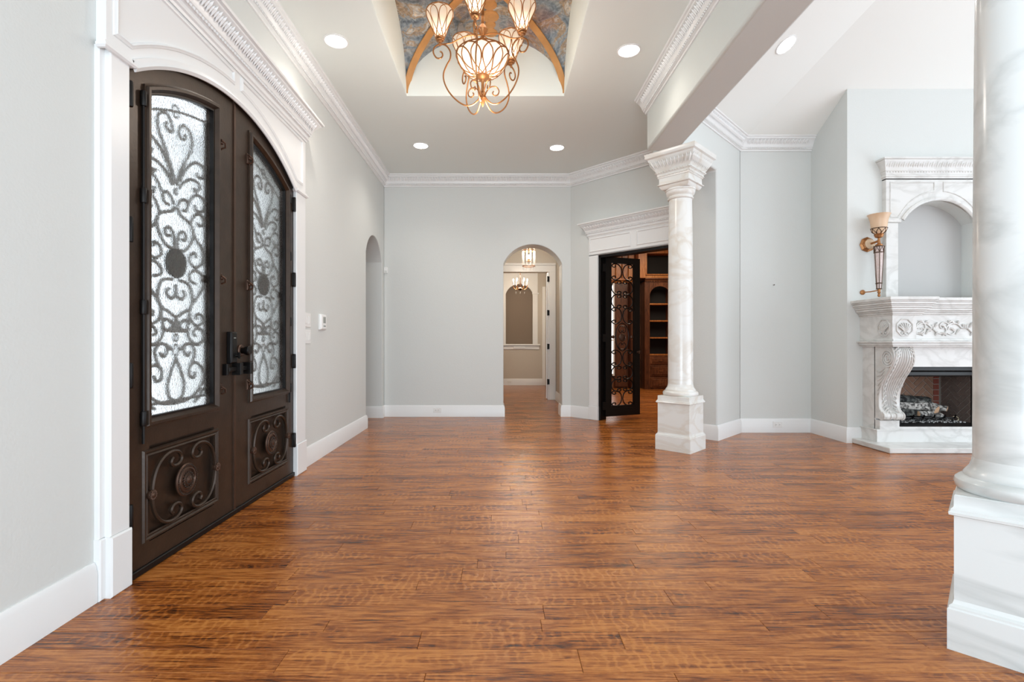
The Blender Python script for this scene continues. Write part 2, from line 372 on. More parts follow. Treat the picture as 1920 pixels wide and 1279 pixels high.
# ------------------------------------------------------------------ floor
ZC = 3.59
def plank_mesh(mb, x0, x1, y0, y1, top=0, th=.018, c=.0014, g=.0005):
    mb.cham(lambda a, b, d: (a, b, d), x0 + g, x1 - g, y0 + g, y1 - g, top - th, top, c)
fl = MB().box(F0, -3.6, 8, -3, 13.1, -.08, -.03).build('floor', simple('subfloor', rgb(40, 24, 14), .9), kind='structure')
ws = [.083, .108, .127, .083, .127, .108]
rows = []; y = -.9; i = 0
while y < 13.0:
    w = ws[(i * 5 + 2) % 6] * (1 if y < 6 else 1.0); rows.append((y, min(y + w, 13.0), i)); y += w; i += 1
far = MB(); single = []
for y0, y1, i in rows:
    if y1 < 6.2: xa, xb = -1.76, 7.5
    elif y1 < 7.5: xa, xb = -3.4, 5.0
    elif y1 < 7.7: xa, xb = -1.0, 4.9
    else: xa, xb = -1.0, 4.9
    x = xa - R.uniform(0, 1.0)
    while x < xb:
        l = R.uniform(.55, 1.7); a, b = max(x, xa), min(x + l, xb)
        if b - a > .02:
            vis = y0 > 1.45 and y1 < 6.2 and a / max(y1, .1) < 1.06
            single.append((a, b, y0, y1)) if vis else plank_mesh(far, a, b, y0, y1)
        x += l
single.sort(key=lambda q: q[2])
for k, (a, b, y0, y1) in enumerate(single):
    if k < 290: m_ = MB(); plank_mesh(m_, a, b, y0, y1); m_.build('plank', FLOOR, fl, smooth=0, recalc=False)
    else: plank_mesh(far, a, b, y0, y1)
far.build('planking', FLOOR, fl, smooth=0, kind='stuff', recalc=False)
MB().box(F0, -3.6, 8, -3, -.92, -.03, 0).build('floor_board', FLOOR, fl, smooth=0)

# ------------------------------------------------------------------ walls of the entrance hall
S = 'structure'
dA = seg_arch(2.24, 4.08, 2.37, 2.68)
oA = seg_arch(6.37, 7.24, 2.28, 2.57)
fA = seg_arch(.064, .935, 2.28, 2.57)
poly = [(-3, 0), (2.24, 0)] + dA + [(4.08, 0), (6.37, 0)] + oA + [(7.24, 0), (7.36, 0), (7.36, 3.62), (-3, 3.62)]
MB().prism(poly, FX(-1.72), -.25, 0).build('wall_left', WALL, kind=S, smooth=20, bevel=.008)
poly = [(-1.72, 0), (.064, 0)] + fA + [(.935, 0), (1.075, 0), (1.075, 3.62), (-1.72, 3.62)]
MB().prism(poly, FY(7.36), -.30, 0).build('wall_back', WALL, kind=S, smooth=20, bevel=.008)
poly = [(0, 0), (.487, 0), (.487, 2.345), (1.69, 2.345), (1.69, 0), (1.95, 0), (1.95, 3.62), (0, 3.62)]
MB().prism(poly, FD, -.14, 0).build('wall_angled', WALL, kind=S, smooth=0)
# beam running over both columns, and the angled wall with its header
bm_ = MB().box(F0, 1.50, 1.806, -3, 5.02, 3.05, 5.3)
bm_.build('trim_1', BEAMP, kind=S, bevel=.022, label='long grey soffited beam running above the two marble columns')
poly = [(-.93, 3.05), (0, 3.05), (0, 0), (.72, 0), (.72, 3.75), (-.93, 3.75)]
MB().prism(poly, FG, -.30, 0).build('wall_great_room_angled', WALL, kind=S, bevel=.02)
# foyer ceiling with the vaulted tray
tx0, tx1, ty0, ty1 = -.936, .656, 3.385, 4.975
cb = MB()
for q in ([(-1.8, -3), (1.6, -3), (1.6, ty0), (-1.8, ty0)], [(-1.8, ty0), (tx0, ty0), (tx0, ty1), (-1.8, ty1)], [(tx1, ty0), (1.6, ty0), (1.6, ty1), (tx1, ty1)],
          [(-1.8, ty1), (1.58, ty1), (2.38, 5.75), (2.40, 6.05), (1.05, 7.45), (-1.8, 7.45)]):
    cb.prism(q, F0, ZC, ZC + .06)
cei = cb.build('ceiling', CEIL, kind=S, smooth=0)
tcx, tcy, hw, rise = (tx0 + tx1) / 2, (ty0 + ty1) / 2, (tx1 - tx0) / 2, .57
zsp = ZC + .03
# side walls of the tray: lunettes under the vault, slightly flared
lun = MB()
el = [(sin(-pi / 2 + pi * i / 28) * hw, cos(-pi / 2 + pi * i / 28) * rise) for i in range(29)]
for (ox, oy, dx, dy) in ((tcx, ty1, 1, 0), (tcx, ty0, -1, 0), (tx0, tcy, 0, 1), (tx1, tcy, 0, -1)):
    vs = []; out = (-dy, dx)
    pr = [(-hw, -.026)] + [(a, max(b, 0)) for a, b in el] + [(hw, -.026)]
    for dd in (-.004, .04):
        for a, b in pr: vs.append((ox + dx * a + out[0] * dd, oy + dy * a + out[1] * dd, zsp + b))
    n = len(pr); fs = [tuple(range(n)), tuple(range(2 * n - 1, n - 1, -1))] + [(i, (i + 1) % n, n + (i + 1) % n, n + i) for i in range(n)]
    lun.add(vs, fs)
lun.build('tray_wall', CEIL, cei, smooth=0)
# groin vault: four painted webs
def vz(u, v):
    return zsp + rise * sqrt(max(0, 1 - min(1, max(abs(u), abs(v))) ** 2))
# a groin (cross) vault takes the LARGER of two barrels
def vz(u, v):
    a = rise * sqrt(max(0, 1 - min(1, abs(u)) ** 2)); b = rise * sqrt(max(0, 1 - min(1, abs(v)) ** 2))
    return zsp + max(a, b)
for k in range(4):
    mb = MB(); n = 20; vs = []; idx = {}
    for i in range(n + 1):
        u = sin(pi / 2 * i / n)
        for j in range(-n, n + 1):
            w = u * j / n
            p = [(w, u), (-u, w), (w, -u), (u, w)][k]
            # barrel whose axis runs toward this side wall: height depends on the cross coordinate
            cross = w
            z = zsp + rise * sqrt(max(0, 1 - cross * cross))
            idx[i, j] = len(vs); vs.append((tcx + p[0] * hw, tcy + p[1] * hw, z))
    fs = []
    for i in range(n):
        for j in range(-n, n): fs.append((idx[i, j], idx[i, j + 1], idx[i + 1, j + 1], idx[i + 1, j]))
    m2 = MB().add(vs, fs)
    o = m2.build('vault_web', MURAL, cei, smooth=60, recalc=False)
for sx, sy in ((-1, 1), (1, 1), (-1, -1), (1, -1)):
    path = []
    for i in range(26):
        u = sin(pi / 2 * i / 25)
        path.append((tcx + sx * u * hw * .995, tcy + sy * u * hw * .995, zsp + rise * sqrt(max(0, 1 - u * u)) - .004))
    MB().tube(path, .040, n=6, flat=.25, nrm=(0, 0, 1)).build('gold_band', GOLDP, cei)
# painted cartouche low on the rear web, as a shallow gilt moulding
def web_z(x): return zsp + rise * sqrt(max(0, 1 - ((x - tcx) / hw) ** 2))
mb = MB()
for (yy, rr) in ((4.90, .075), (4.78, .055), (4.66, .09), (4.50, .07), (4.36, .1)):
    mb.lathe([(rr, 0), (rr * .9, -.012), (rr * .5, -.018), (.001, -.02)], (tcx + .055, yy, web_z(tcx + .05)), 16)
mb.build('gilt_cartouche', GOLDP, cei)
# two pale robed figures painted on the rear web: low reliefs
mb = MB()
for (fx, fw) in ((-.285, .05), (.085, .06)):
    mb.ball((0, 0, 0), .022, .012, .022, F=lambda a, b, c, fx=fx: (tcx + .055 + fx + a, 4.72 + c, web_z(tcx + fx) - .004 + b))
    mb.prism([(-fw * .35, 0), (-fw, -.18), (fw * .9, -.18), (fw * .4, 0)], lambda a, b, d, fx=fx: (tcx + .055 + fx + a, 4.70 - b * -1 * -1 if False else 4.70 + b * -1, web_z(tcx + fx) + d), -.006, 0)
mb.build('painted_figure', simple('pale_fresco_figure', rgb(150, 146, 144), .7, var=.3, bscale=60), cei)

# ------------------------------------------------------------------ great room shell
MB().box(F0, 2.96, 4.02, 6.06, 6.26, 0, 4.2).build('wall_great_room_back', WALL, kind=S, smooth=0)
# chimney breast (its left return and front), with niche and firebox openings
cbm = MB().box(F0, 3.83, 4.0, 5.43, 6.06, 0, 5.25)
cbm.box(F0, 4.0, 4.25, 5.43, 5.8, 0, 1.5); cbm.box(F0, 5.34, 8, 5.43, 6.1, 0, 1.5)
cbm.box(F0, 4.25, 5.34, 5.43, 6.1, .96, 1.5); cbm.box(F0, 4.25, 5.34, 5.43, 6.1, 0, .19)
nA = seg_arch(4.345, 5.235, 2.43, 2.66)
cbm.prism([(4.0, 1.5), (4.345, 1.5)] + nA + [(5.235, 1.5), (8, 1.5), (8, 5.25), (4.0, 5.25)], FY(5.43), -.16, 0)
cbm.build('wall_chimney_breast', WALL, kind=S, smooth=15)
MB().box(F0, 4.2, 5.4, 5.59, 5.64, 1.5, 2.8).build('wall_niche_back', simple('grey_niche_back', rgb(190, 189, 187), .65), kind=S, smooth=0)  # niche back in one flat grey, darker than the walls
PA = [(2.96, 6.06, 3.55), (8, 6.06, 3.55), (8, 3.06, 5.2), (4.203, 3.06, 5.2)]
PB = [(2.96, 6.06, 3.55), (4.203, 3.06, 5.2), (1.75, .607, 5.2), (1.75, 4.85, 3.55)]
PC = [(1.75, .607, 5.2), (4.203, 3.06, 5.2), (8, 3.06, 5.2), (8, -3, 5.2), (1.75, -3, 5.2)]
gc = MB()
for P in (PA, PB, PC):
    n = len(P); gc.add(P + [(a, b, c + .06) for a, b, c in P], [tuple(range(n)), tuple(range(2 * n - 1, n - 1, -1))] + [(i, (i + 1) % n, n + (i + 1) % n, n + i) for i in range(n)])
gc.build('ceiling_great_room', GCEIL, kind=S, smooth=0)

# ------------------------------------------------------------------ crown mouldings and skirtings
CR = [(0, -.165), (.012, -.165), (.013, -.148), (.03, -.142), (.032, -.128), (.04, -.124), (.044, -.105), (.058, -.075), (.080, -.045), (.092, -.035), (.094, -.02), (.108, -.016), (.112, 0), (0, 0)]
def relief(segs, z, sc_=1.0, lo=(.046, -.10), hi=(.088, -.038), step=.042, bead=(.036, -.135), bstep=.026):
    """carved leaf band and bead row along straight runs; segs: (A, B) with the room on the left of A->B"""
    mb = MB()
    for A, B in segs:
        A = Vector((A[0], A[1], 0)); B = Vector((B[0], B[1], 0)); t = (B - A); L_ = t.length; t.normalize(); n = Vector((0, 0, 1)).cross(t)
        k = int(L_ / (step * sc_))
        up = Vector((0, 0, 1)); lo_ = n * lo[0] * sc_ + up * (z + lo[1] * sc_); hi_ = n * hi[0] * sc_ + up * (z + hi[1] * sc_)
        ax = hi_ - lo_; nn = ax.cross(t); nn.normalize()
        if nn.dot(n) < 0: nn = -nn
        for i in range(k):
            c = A + t * ((i + .5) * L_ / k)
            for (o, wd, b0, b1, h) in ((0, .42, 0, 1, .010), (.5, .30, .1, .85, .008)):
                q = c + t * (o * L_ / k); w = t * (wd * L_ / k)
                vs = [q + lo_ + ax * b0, q + lo_ + ax * (b0 + (b1 - b0) * .6) - w, q + lo_ + ax * (b0 + (b1 - b0) * .6) + w, q + lo_ + ax * b1 + nn * .006 * sc_, q + lo_ + ax * (b0 + (b1 - b0) * .7) + nn * h * sc_]
                mb.add(vs, [(0, 1, 4), (1, 3, 4), (3, 2, 4), (2, 0, 4)])
        k = int(L_ / (bstep * sc_)) if bead else 0
        for i in range(k):
            c = A + t * ((i + .5) * L_ / k) + n * bead[0] * sc_ + up * (z + bead[1] * sc_); r = .0085 * sc_
            e = t * (.42 * L_ / k)
            mb.add([c - e, c + up * r + n * r * .3 + e * .2, c + n * r * 1.2, c - up * r + n * r * .3 - e * .2, c + e], [(0, 1, 2), (0, 2, 3), (4, 2, 1), (4, 3, 2)])
    return mb
def inset(path, d):
    P = [Vector((p[0], p[1], 0)) for p in path]; o = []
    for i, p in enumerate(P):
        t1 = (P[i + 1] - p).normalized() if i < len(P) - 1 else None; t0 = (p - P[i - 1]).normalized() if i else t1
        if t1 is None: t1 = t0
        s0 = Vector((0, 0, 1)).cross(t0); b = (s0 + Vector((0, 0, 1)).cross(t1)).normalized(); o.append(p + b * (d / b.dot(s0)))
    return o
def crown(path, z, name, prof=CR, sc_=1.0, parent=None):
    o = MB().sweep([(a * sc_, b * sc_) for a, b in prof], [(x, y, z) for x, y in path]).build(name, TRIM, parent, kind=None if parent else S, smooth=30)
    segs = []
    for i in range(len(path) - 1):
        a, b = Vector(path[i]), Vector(path[i + 1]); t = (b - a).normalized(); segs.append((a + t * .07, b - t * .07))
    relief(segs, z, sc_).build('leaf_carving', TRIM, o, smooth=0, kind='stuff', recalc=False)
    return o
DB = (1.07, 7.36)
crown([(1.5, -1), (1.5, 5.02), (2.43, 5.95)], ZC, 'trim_2')
crown([(2.43, 5.98), DB, (-1.72, 7.36), (-1.72, -1)], ZC, 'trim_3')
crown([(3.83, 6.06), (2.96, 6.06), (1.79, 4.89)], 3.615, 'trim_4')
BB = [(0, 0), (.019, 0), (.019, .128), (.014, .142), (.014, .152), (.005, .17), (0, .17)]
def base(path, name): return MB().sweep(BB, [(x, y, 0) for x, y in path]).build(name, TRIM, kind=S, smooth=30)
def D2(a): p = FD(a, 0, 0); return (p[0], p[1])
base([(-1.72, 2.09), (-1.72, -3)], 'baseboard_left_near')
base([(-1.97, 6.37), (-1.72, 6.37), (-1.72, 4.275)], 'baseboard_left_middle')
base([(.064, 7.66), (.064, 7.36), (-1.72, 7.36), (-1.72, 7.24), (-1.97, 7.24)], 'baseboard_back')
base([D2(.335), DB, (.935, 7.36), (.935, 7.66)], 'baseboard_back_right')
base([(5.0, 5.43), (4.0, 5.43)][:0] or [(3.99, 5.43), (3.83, 5.43), (3.83, 6.06), (2.96, 6.06), (2.455, 5.555), (2.243, 5.767)], 'baseboard_great_room')

# ------------------------------------------------------------------ front door surround (white, arched)
FW = FX(-1.72)
sur = thing('trim_5', (-1.72, 3.16, 0), kind=S, label='white arched casing with panelled header and carved cornice round the iron double doors')
for a, b, nm in ((2.095, 2.24, 'near'), (4.08, 4.27, 'far')):
    e = .03 if nm == 'near' else 0
    MB().cham(FW, a + e, b, .26, 2.37, -.2, .045, .006).cham(FW, a, a + .04, .26, 2.37, -.02, .020, .005).build('pilaster', TRIM, sur)
    MB().cham(FW, a + e - .004, b + .004, 0, .262, -.2, .055, .006).cham(FW, a - .003, a + .04, 0, .262, -.02, .028, .005).build('plinth_block', TRIM, sur)
    mb = MB().sweep([(0, 0), (.012, 0), (.02, .008), (.02, .018), (.01, .024), (.01, .034), (0, .034)], [(-1.70, a, 2.352), (-1.675, a, 2.352), (-1.675, b, 2.352), (-1.70, b, 2.352)][::-1])
    mb.build('impost_moulding', TRIM, sur)
arch_in = seg_arch(2.24, 4.08, 2.386, 2.68, 40)
MB().prism([(2.105, 2.386)] + arch_in + [(4.27, 2.386), (4.27, 2.86), (2.105, 2.86)], FW, -.2, .043).build('spandrel_board', TRIM, sur, smooth=20)
MB().sweep([(0, 0), (.05, 0), (.05, .008), (.035, .018), (.02, .012), (.0, .012)], [FW(a, b, .043) for a, b in arch_in][::-1], (1, 0, 0)).build('arch_moulding', TRIM, sur)
mp = [(0, 0), (.012, .012), (.022, .012), (.030, .002), (.030, 0)]
def spandrel(a0, a1, rev):
    low = [(a, b + .075) for a, b in seg_arch(2.24, 4.08, 2.386, 2.68, 60) if a0 < a < a1]
    return [(a0, 2.80)] + [(a0, low[0][1])] + low + [(a1, low[-1][1]), (a1, 2.80)]
for a0, a1 in ((2.165, 3.10), (3.22, 4.18)):
    P = spandrel(a0, a1, 0)
    mb = MB().sweep([(0, -.002), (.003, .010), (.010, .013), (.016, .008), (.022, .006), (.024, -.002)], [FW(a, b, .043) for a, b in P][::-1], (1, 0, 0), closed=True)
    mb.build('panel_moulding', TRIM, sur, smooth=25)
DCR = [(0, -.20), (.006, -.20), (.010, -.185), (.022, -.180), (.024, -.168), (.016, -.160), (.018, -.150), (.03, -.14), (.032, -.128), (.04, -.124), (.044, -.105), (.058, -.075), (.086, -.040), (.098, -.030), (.100, -.02), (.118, -.016), (.122, -.004), (.122, 0), (0, 0)]
o = MB().sweep(DCR, [(-1.72, 4.27, 3.035), (-1.675, 4.27, 3.035), (-1.675, 2.105, 3.035), (-1.72, 2.105, 3.035)]).build('cornice', TRIM, sur, smooth=30)
relief([((-1.675, 4.30), (-1.675, 2.0))], 3.035, 1.05).build('leaf_carving', TRIM, o, smooth=0, kind='stuff', recalc=False)
MB().box(FX(-1.675), 2.105, 4.27, 2.85, 3.03, -.05, 0).build('cornice_core', TRIM, sur)

# ------------------------------------------------------------------ study doorway surround
sd = thing('trim_6', FD(1.09, 0, 0), kind=S, label='white panelled casing with carved cornice round the study doorway')
for a, b in ((.338, .487), (1.69, 1.84)):
    MB().cham(FD, a, b, .20, 2.345, -.02, .028, .005).build('pilaster', TRIM, sd)
    MB().cham(FD, a - .003, b + .003, 0, .20, -.02, .036, .005).build('plinth_block', TRIM, sd)
MB().box(FD, .338, 1.84, 2.345, 2.62, -.02, .026).build('frieze_board', TRIM, sd, smooth=0)
for a0, a1 in ((.375, .99), (1.12, 1.80)):
    MB().sweep([(0, -.002), (.008, .010), (.016, .010), (.024, .002), (.024, -.002)], [FD(a, b, .026) for a, b in ((a0, 2.42), (a1, 2.42), (a1, 2.575), (a0, 2.575))][::-1], (-C, -C, 0), closed=True).build('panel_moulding', TRIM, sd, smooth=20)
MB().sweep([(0, 0), (.008, .006), (.008, .014), (0, .016)], [FD(1.845, 2.345, .026), FD(.335, 2.345, .026)][::-1]).build('architrave_bead', TRIM, sd)
pth = [FD(1.84, 2.81, -.0), FD(1.84, 2.81, .026), FD(.338, 2.81, .026), FD(.338, 2.81, 0)]
o = MB().sweep(DCR, pth).build('cornice', TRIM, sd, smooth=30)
relief([(FD(1.84, 0, .026)[:2], FD(.30, 0, .026)[:2])], 2.81, 1.05).build('leaf_carving', TRIM, o, smooth=0, kind='stuff', recalc=False)
MB().box(FD, .487, .52, 0, 2.345, -.14, .0).box(FD, 1.66, 1.69, 0, 2.345, -.14, 0).box(FD, .487, 1.69, 2.31, 2.345, -.14, 0).build('iron_frame', BLACK, sd, smooth=0)

# ------------------------------------------------------------------ hall behind the rear arch and the room beyond
HALL = simple('hall_wall_paint', rgb(200, 192, 180), .6, bump=.1, bscale=80)
MB().box(F0, 1.10, 1.20, 7.66, 9.54, 0, 3.0).build('wall_hall_right', HALL, kind=S, smooth=0)
MB().box(F0, -1.0, -.9, 7.66, 12.85, 0, 3.0).build('wall_hall_left', HALL, kind=S, smooth=0)
MB().box(F0, -1.0, 1.3, 7.66, 12.85, 2.95, 3.0).build('ceiling_hall', GCEIL, kind=S, smooth=0)
MB().prism([(-.9, 0), (-.75, 0), (-.75, 2.47), (.965, 2.47), (.965, 0), (1.2, 0), (1.2, 2.98), (-.9, 2.98)], FY(9.54), -.14, 0).build('wall_hall_doorway', HALL, kind=S, smooth=0)
cs = thing('trim_7', (.1, 9.54, 0), kind=S, label='white casing of the doorway at the end of the hall')
MB().cham(FY(9.54), .965, 1.09, 0, 2.47, 0, .02, .004).build('jamb_casing', TRIM, cs)
MB().cham(FY(9.54), -.75, 1.09, 2.47, 2.60, 0, .02, .004).build('head_casing', TRIM, cs)
MB().box(FY(9.54), .94, .965, 0, 2.47, -.14, .0).build('jamb', TRIM, cs, smooth=0)
MB().sweep([(0, 0), (.03, 0), (.03, .02), (.015, .04), (0, .04)], [(1.09, 9.52, 2.60), (-.75, 9.52, 2.60)]).build('cap_moulding', TRIM, cs)
base([(1.10, 7.66), (1.10, 9.54)][::1], 'baseboard_hall')
NB = seg_arch(.17, .87, 2.376, 2.626)
bkw = MB().prism([(-.9, 1.07), (.17, 1.07)] + NB + [(.87, 1.07), (1.3, 1.07), (1.3, 2.98), (-.9, 2.98)], FY(12.83), -.12, 0)
bkw.box(FY(12.83), -.9, 1.3, 0, 1.07, -.12, 0); bkw.build('wall_far_room_back', HALL, kind=S, smooth=20)
MB().box(F0, -.2, 1.2, 12.95, 13.0, .9, 2.9).build('wall_far_room_niche', simple('taupe_niche_paint', rgb(128, 112, 96), .6), kind=S, smooth=0)
MB().box(F0, 1.2, 1.3, 9.68, 12.95, 0, 3).build('wall_far_room_right', HALL, kind=S, smooth=0)
base([(1.3, 12.83), (-.9, 12.83)], 'baseboard_far_room')
nc = thing('trim_8', (.52, 12.83, 1.03), kind=S, label='white arched casing and sill round the taupe wall niche in the far room')
MB().prism([(.04, 1.07), (.17, 1.07)] + NB + [(.87, 1.07), (1.0, 1.07), (1.0, 2.95), (.04, 2.95)], FY(12.83), 0, .025).build('arched_casing', TRIM, nc, smooth=20)
MB().cham(FY(12.83), -.02, 1.06, 1.03, 1.07, 0, .07, .006).build('sill', TRIM, nc)
MB().cham(FY(12.83), .0, 1.04, .93, 1.03, 0, .02, .004).build('apron', TRIM, nc)
MB().cham(FY(12.83), .36, .68, .95, 1.02, .02, .045, .008).build('apron_block', TRIM, nc)
MB().cham(FY(12.83), .855, 1.03, 2.36, 2.40, .025, .04, .004).build('impost_block', TRIM, nc)
dj = thing('door_4', (.91, 9.66, 0), kind=S, label='white panelled hall door standing open, seen edge-on with black hinges')
MB().prism([(.918, 9.66), (.950, 9.655), (1.025, 10.44), (.993, 10.445)], F0, .01, 2.45).build('door_leaf', TRIM, dj, smooth=0)
tag(MB().cham(FY(12.83), 1.12, 1.215, 0, 2.56, 0, .022, .004).build('trim_9', TRIM), kind=S)
for z in (2.33, 1.68, 1.03, .35):
    MB().box(F0, .925, .968, 9.50, 9.53, z - .05, z + .05).lathe([(.008, -.055), (.008, .055)], (.935, 9.497, z), 8).build('hinge', BLACK, dj)
MB().box(F0, -9, -1.97, -4, 5.1, -.03, -.005).build('porch_floor', simple('pale_porch_stone', rgb(225, 222, 216), .8), kind=S, smooth=0)
# room seen through the side arch
MB().box(F0, -3.5, -3.4, 5.2, 8.5, 0, 3.2).build('wall_side_room', WALL, kind=S, smooth=0)
MB().box(F0, -3.4, -1.97, 8.0, 8.1, 0, 3.2).build('wall_side_room_back', WALL, kind=S, smooth=0)
MB().box(F0, -3.5, -1.97, 5.1, 5.2, -.1, 3.2).build('wall_side_room_front', simple('white_exterior_stucco', rgb(250, 250, 250), .8), kind=S, smooth=0)
MB().box(F0, -3.5, -1.97, 5.1, 8.1, 3.1, 3.2).build('ceiling_side_room', CEIL, kind=S, smooth=0)
MB().box(F0, -1.97, -1.72, 7.36, 8.1, 0, 3.6).build('wall_side_room_return', WALL, kind=S, smooth=0)
# ------------------------------------------------------------------ front doors
DX = FX(-1.70); MIDY = 3.16
def door_top(y, off=0.0):   # arch of the opening
    r = (.92 ** 2 + .294 ** 2) / (2 * .294); return 2.68 - .012 - off - (r - sqrt(r * r - (y - MIDY) ** 2))
def glass_top(y):
    r = 1.60; return 2.503 - (r - sqrt(r * r - (y - MIDY) ** 2))
def gp1(x, y):   # reading of the grille drawing on the near leaf -> (u, z) in the leaf's own plane
    px, py = 260 + x / 4.128, 170 + y / 4.128; Y = 1605.8 / (936 - px); return (Y - 2.676, 1.1 - (py - 643) * Y / 925)
def gp2(x, y):
    px, py = 260 + x / 3.76, 460 + y / 3.76; Y = 1605.8 / (936 - px); return (Y - 2.676, 1.1 - (py - 643) * Y / 925)
G1 = [[(322, 735), (345, 640), (385, 560), (430, 480), (445, 400), (420, 320), (375, 275), (345, 300), (340, 350), (365, 385), (390, 370), (383, 345)],
      [(345, 700), (380, 630), (430, 580), (490, 570), (535, 620), (530, 680), (490, 680), (480, 645)],
      [(340, 760), (370, 720), (430, 695), (490, 720), (500, 770), (470, 790), (455, 760)],
      [(330, 900), (345, 860), (385, 850), (410, 890), (395, 935), (365, 930)],
      [(418, 880), (430, 850), (470, 815), (520, 840), (540, 900), (515, 945), (475, 935), (465, 890)],
      [(430, 1040), (440, 1010), (470, 965), (515, 975), (535, 1030), (505, 1055), (485, 1030)],
      [(325, 910), (345, 960), (400, 1010), (440, 1060), (450, 1130), (430, 1190), (390, 1240), (345, 1240)],
      [(330, 1240), (328, 1180), (335, 1120), (365, 1095), (395, 1130), (385, 1165), (360, 1155)],
      [(440, 1060), (470, 1150), (510, 1210), (530, 1290), (520, 1340)]]
G2 = [[(470, 20), (488, 80), (470, 140), (425, 160), (385, 120), (390, 70), (425, 60), (430, 95)],
      [(430, 275), (390, 250), (385, 210), (425, 180), (475, 220), (480, 290), (440, 370), (400, 420), (385, 480), (400, 540), (440, 570), (480, 540), (470, 495), (435, 490), (435, 525)],
      [(286, 510), (330, 480), (385, 450), (405, 400), (395, 320), (365, 270), (310, 250)],
      [(288, 280), (290, 350), (325, 385), (350, 350), (335, 320)],
      [(286, 510), (300, 560), (290, 605)], [(378, 560), (360, 530), (325, 540), (310, 575), (345, 602), (380, 590)], [(286, 606), (375, 606)],
      [(385, 480), (370, 600), (385, 660), (430, 700), (480, 670), (480, 610), (440, 585), (410, 620), (430, 640)],
      [(320, 735), (350, 700), (400, 695), (455, 700)], [(400, 697), (422, 740), (412, 800), (385, 860)], [(352, 705), (345, 745), (370, 780), (390, 750)],
      [(285, 790), (320, 880), (342, 960), (335, 1050), (288, 1100)],
      [(290, 1110), (380, 1080), (450, 1010), (485, 930), (470, 860), (425, 825), (385, 860), (385, 920), (415, 930), (425, 890)],
      [(420, 1100), (455, 1060), (475, 1015), (505, 1002), (528, 1030), (520, 1070)]]
def leaf(name, ya, yb, m, label):
    """ya = hinge side, yb = meeting side (m=+1 near leaf, -1 far leaf)"""
    lo, hi = min(ya, yb), max(ya, yb)
    d = thing(name, (-1.70, (ya + yb) / 2, .035), kind=S, label=label)
    g0, g1 = (lo + .135, hi - .215) if m > 0 else (lo + .215, hi - .135)
    p0, p1 = (lo + .085, hi - .17) if m > 0 else (lo + .17, hi - .085)
    top = lambda a, b, n=16: [(a + (b - a) * i / n, door_top(a + (b - a) * i / n)) for i in range(n + 1)]
    gt = lambda a, b, n=14, o=0: [(a + (b - a) * i / n, glass_top(a + (b - a) * i / n) + o) for i in range(n + 1)]
    mb = MB(); T = -.055
    mb.prism([(lo, .035)] + [(lo, .70)] + [(g0, .70), (g0, .035)], DX, T, 0) if False else None
    mb.prism([(lo, .035), (g0, .035), (g0, door_top(g0)), (lo, door_top(lo))], DX, T, 0)
    mb.prism([(g1, .035), (hi, .035), (hi, door_top(hi)), (g1, door_top(g1))], DX, T, 0)
    mb.prism(gt(g0, g1) + top(g0, g1)[::-1], DX, T, 0)
    mb.box(DX, g0, g1, .60, .735, T, 0); mb.box(DX, g0, g1, .035, .135, T, 0)
    mb.box(DX, p0, g0, .135, .60, T, 0) if p0 < g0 and False else None
    mb.box(DX, g0, g1, .135, .60, T, -.022)
    mb.build('frame', IRON, d, smooth=20)
    # glass frame standing proud, its glass and the scroll grille outside the glass
    per = [(g0, .735), (g1, .735)] + gt(g0, g1)[::-1]
    mb = MB().sweep([(-.004, 0), (-.004, .004), (-.018, .024), (-.032, .024), (-.036, .012), (-.044, .010), (-.044, 0)], [DX(a, b, 0) for a, b in per], (1, 0, 0), closed=True)
    gf = mb.build('glass_frame', IRON, d, smooth=25)
    MB().sweep([(0, 0), (0, -.024), (.008, -.024), (.008, 0)], [DX(a, b, 0.002) for a, b in per], (1, 0, 0), closed=True).build('glazing_bead', BLACK, gf, smooth=0)
    MB().prism(per, DX, -.020, -.016).build('glass', RGLASS, d, smooth=0)
    mb = MB(); uc = (g0 + g1) / 2; sx = (g1 - g0) / .57; XG = -.052
    for lst, f in ((G1, gp1), (G2, gp2)):
        for st in lst:
            q = [f(*p) for p in st]
            for sg in (1, -1):
                # near leaf is the drawing's own way round; the far leaf is its mirror image
                P = smooth_path([(-1.70 + XG, uc + sg * u * sx, z) for u, z in q], 4)
                mb.tube(P, .0098, 5)
    for (zc, r) in ((2.352, .033), (1.918, .016), (1.062, .030), (1.128, .02), (2.02, .0)):
        if r: mb.tube([(-1.70 + XG, uc + r * .8 * cos(a * pi / 8), zc + r * sin(a * pi / 8)) for a in range(16)], .0062, 5, closed=True)
    mb.tube([(-1.70 + XG, g0 + .012, .79), (-1.70 + XG, g0 + .012, glass_top(g0) - .07)], .0075, 5)
    mb.tube([(-1.70 + XG, g1 - .012, .79), (-1.70 + XG, g1 - .012, glass_top(g1) - .07)], .0075, 5)
    mb.tube([(-1.70 + XG, g0, .79), (-1.70 + XG, g1, .79)], .0085, 5)
    mb.tube([(-1.70 + XG, a, b - .075) for a, b in gt(g0, g1)], .0075, 5)
    gr = mb.build('grille', simple('outer_grille_iron', rgb(140, 138, 134), .6), d, smooth=50)
    MB().lathe([(.078, -.012), (.082, 0), (.078, .012)], (-1.70 + XG, uc, 1.53), 24, (1, 0, 0)).build('medallion', simple('cast_medallion_iron', rgb(88, 86, 82), .6), gr)
    MB().box(DX, g1 - .035, g1 - .005, 1.455, 1.50, XG - .01, XG + .01).build('grille_block', IRON, gr)
    # fixing rod with barrels along the outer edge of the glass frame, latches along the inner edge
    h0 = g0 - .055 if m > 0 else g1 + .055; l0 = g1 + .055 if m > 0 else g0 - .055
    mb = MB().tube([(-1.690, h0, .62), (-1.690, h0, glass_top(h0) + .02)], .007, 6)
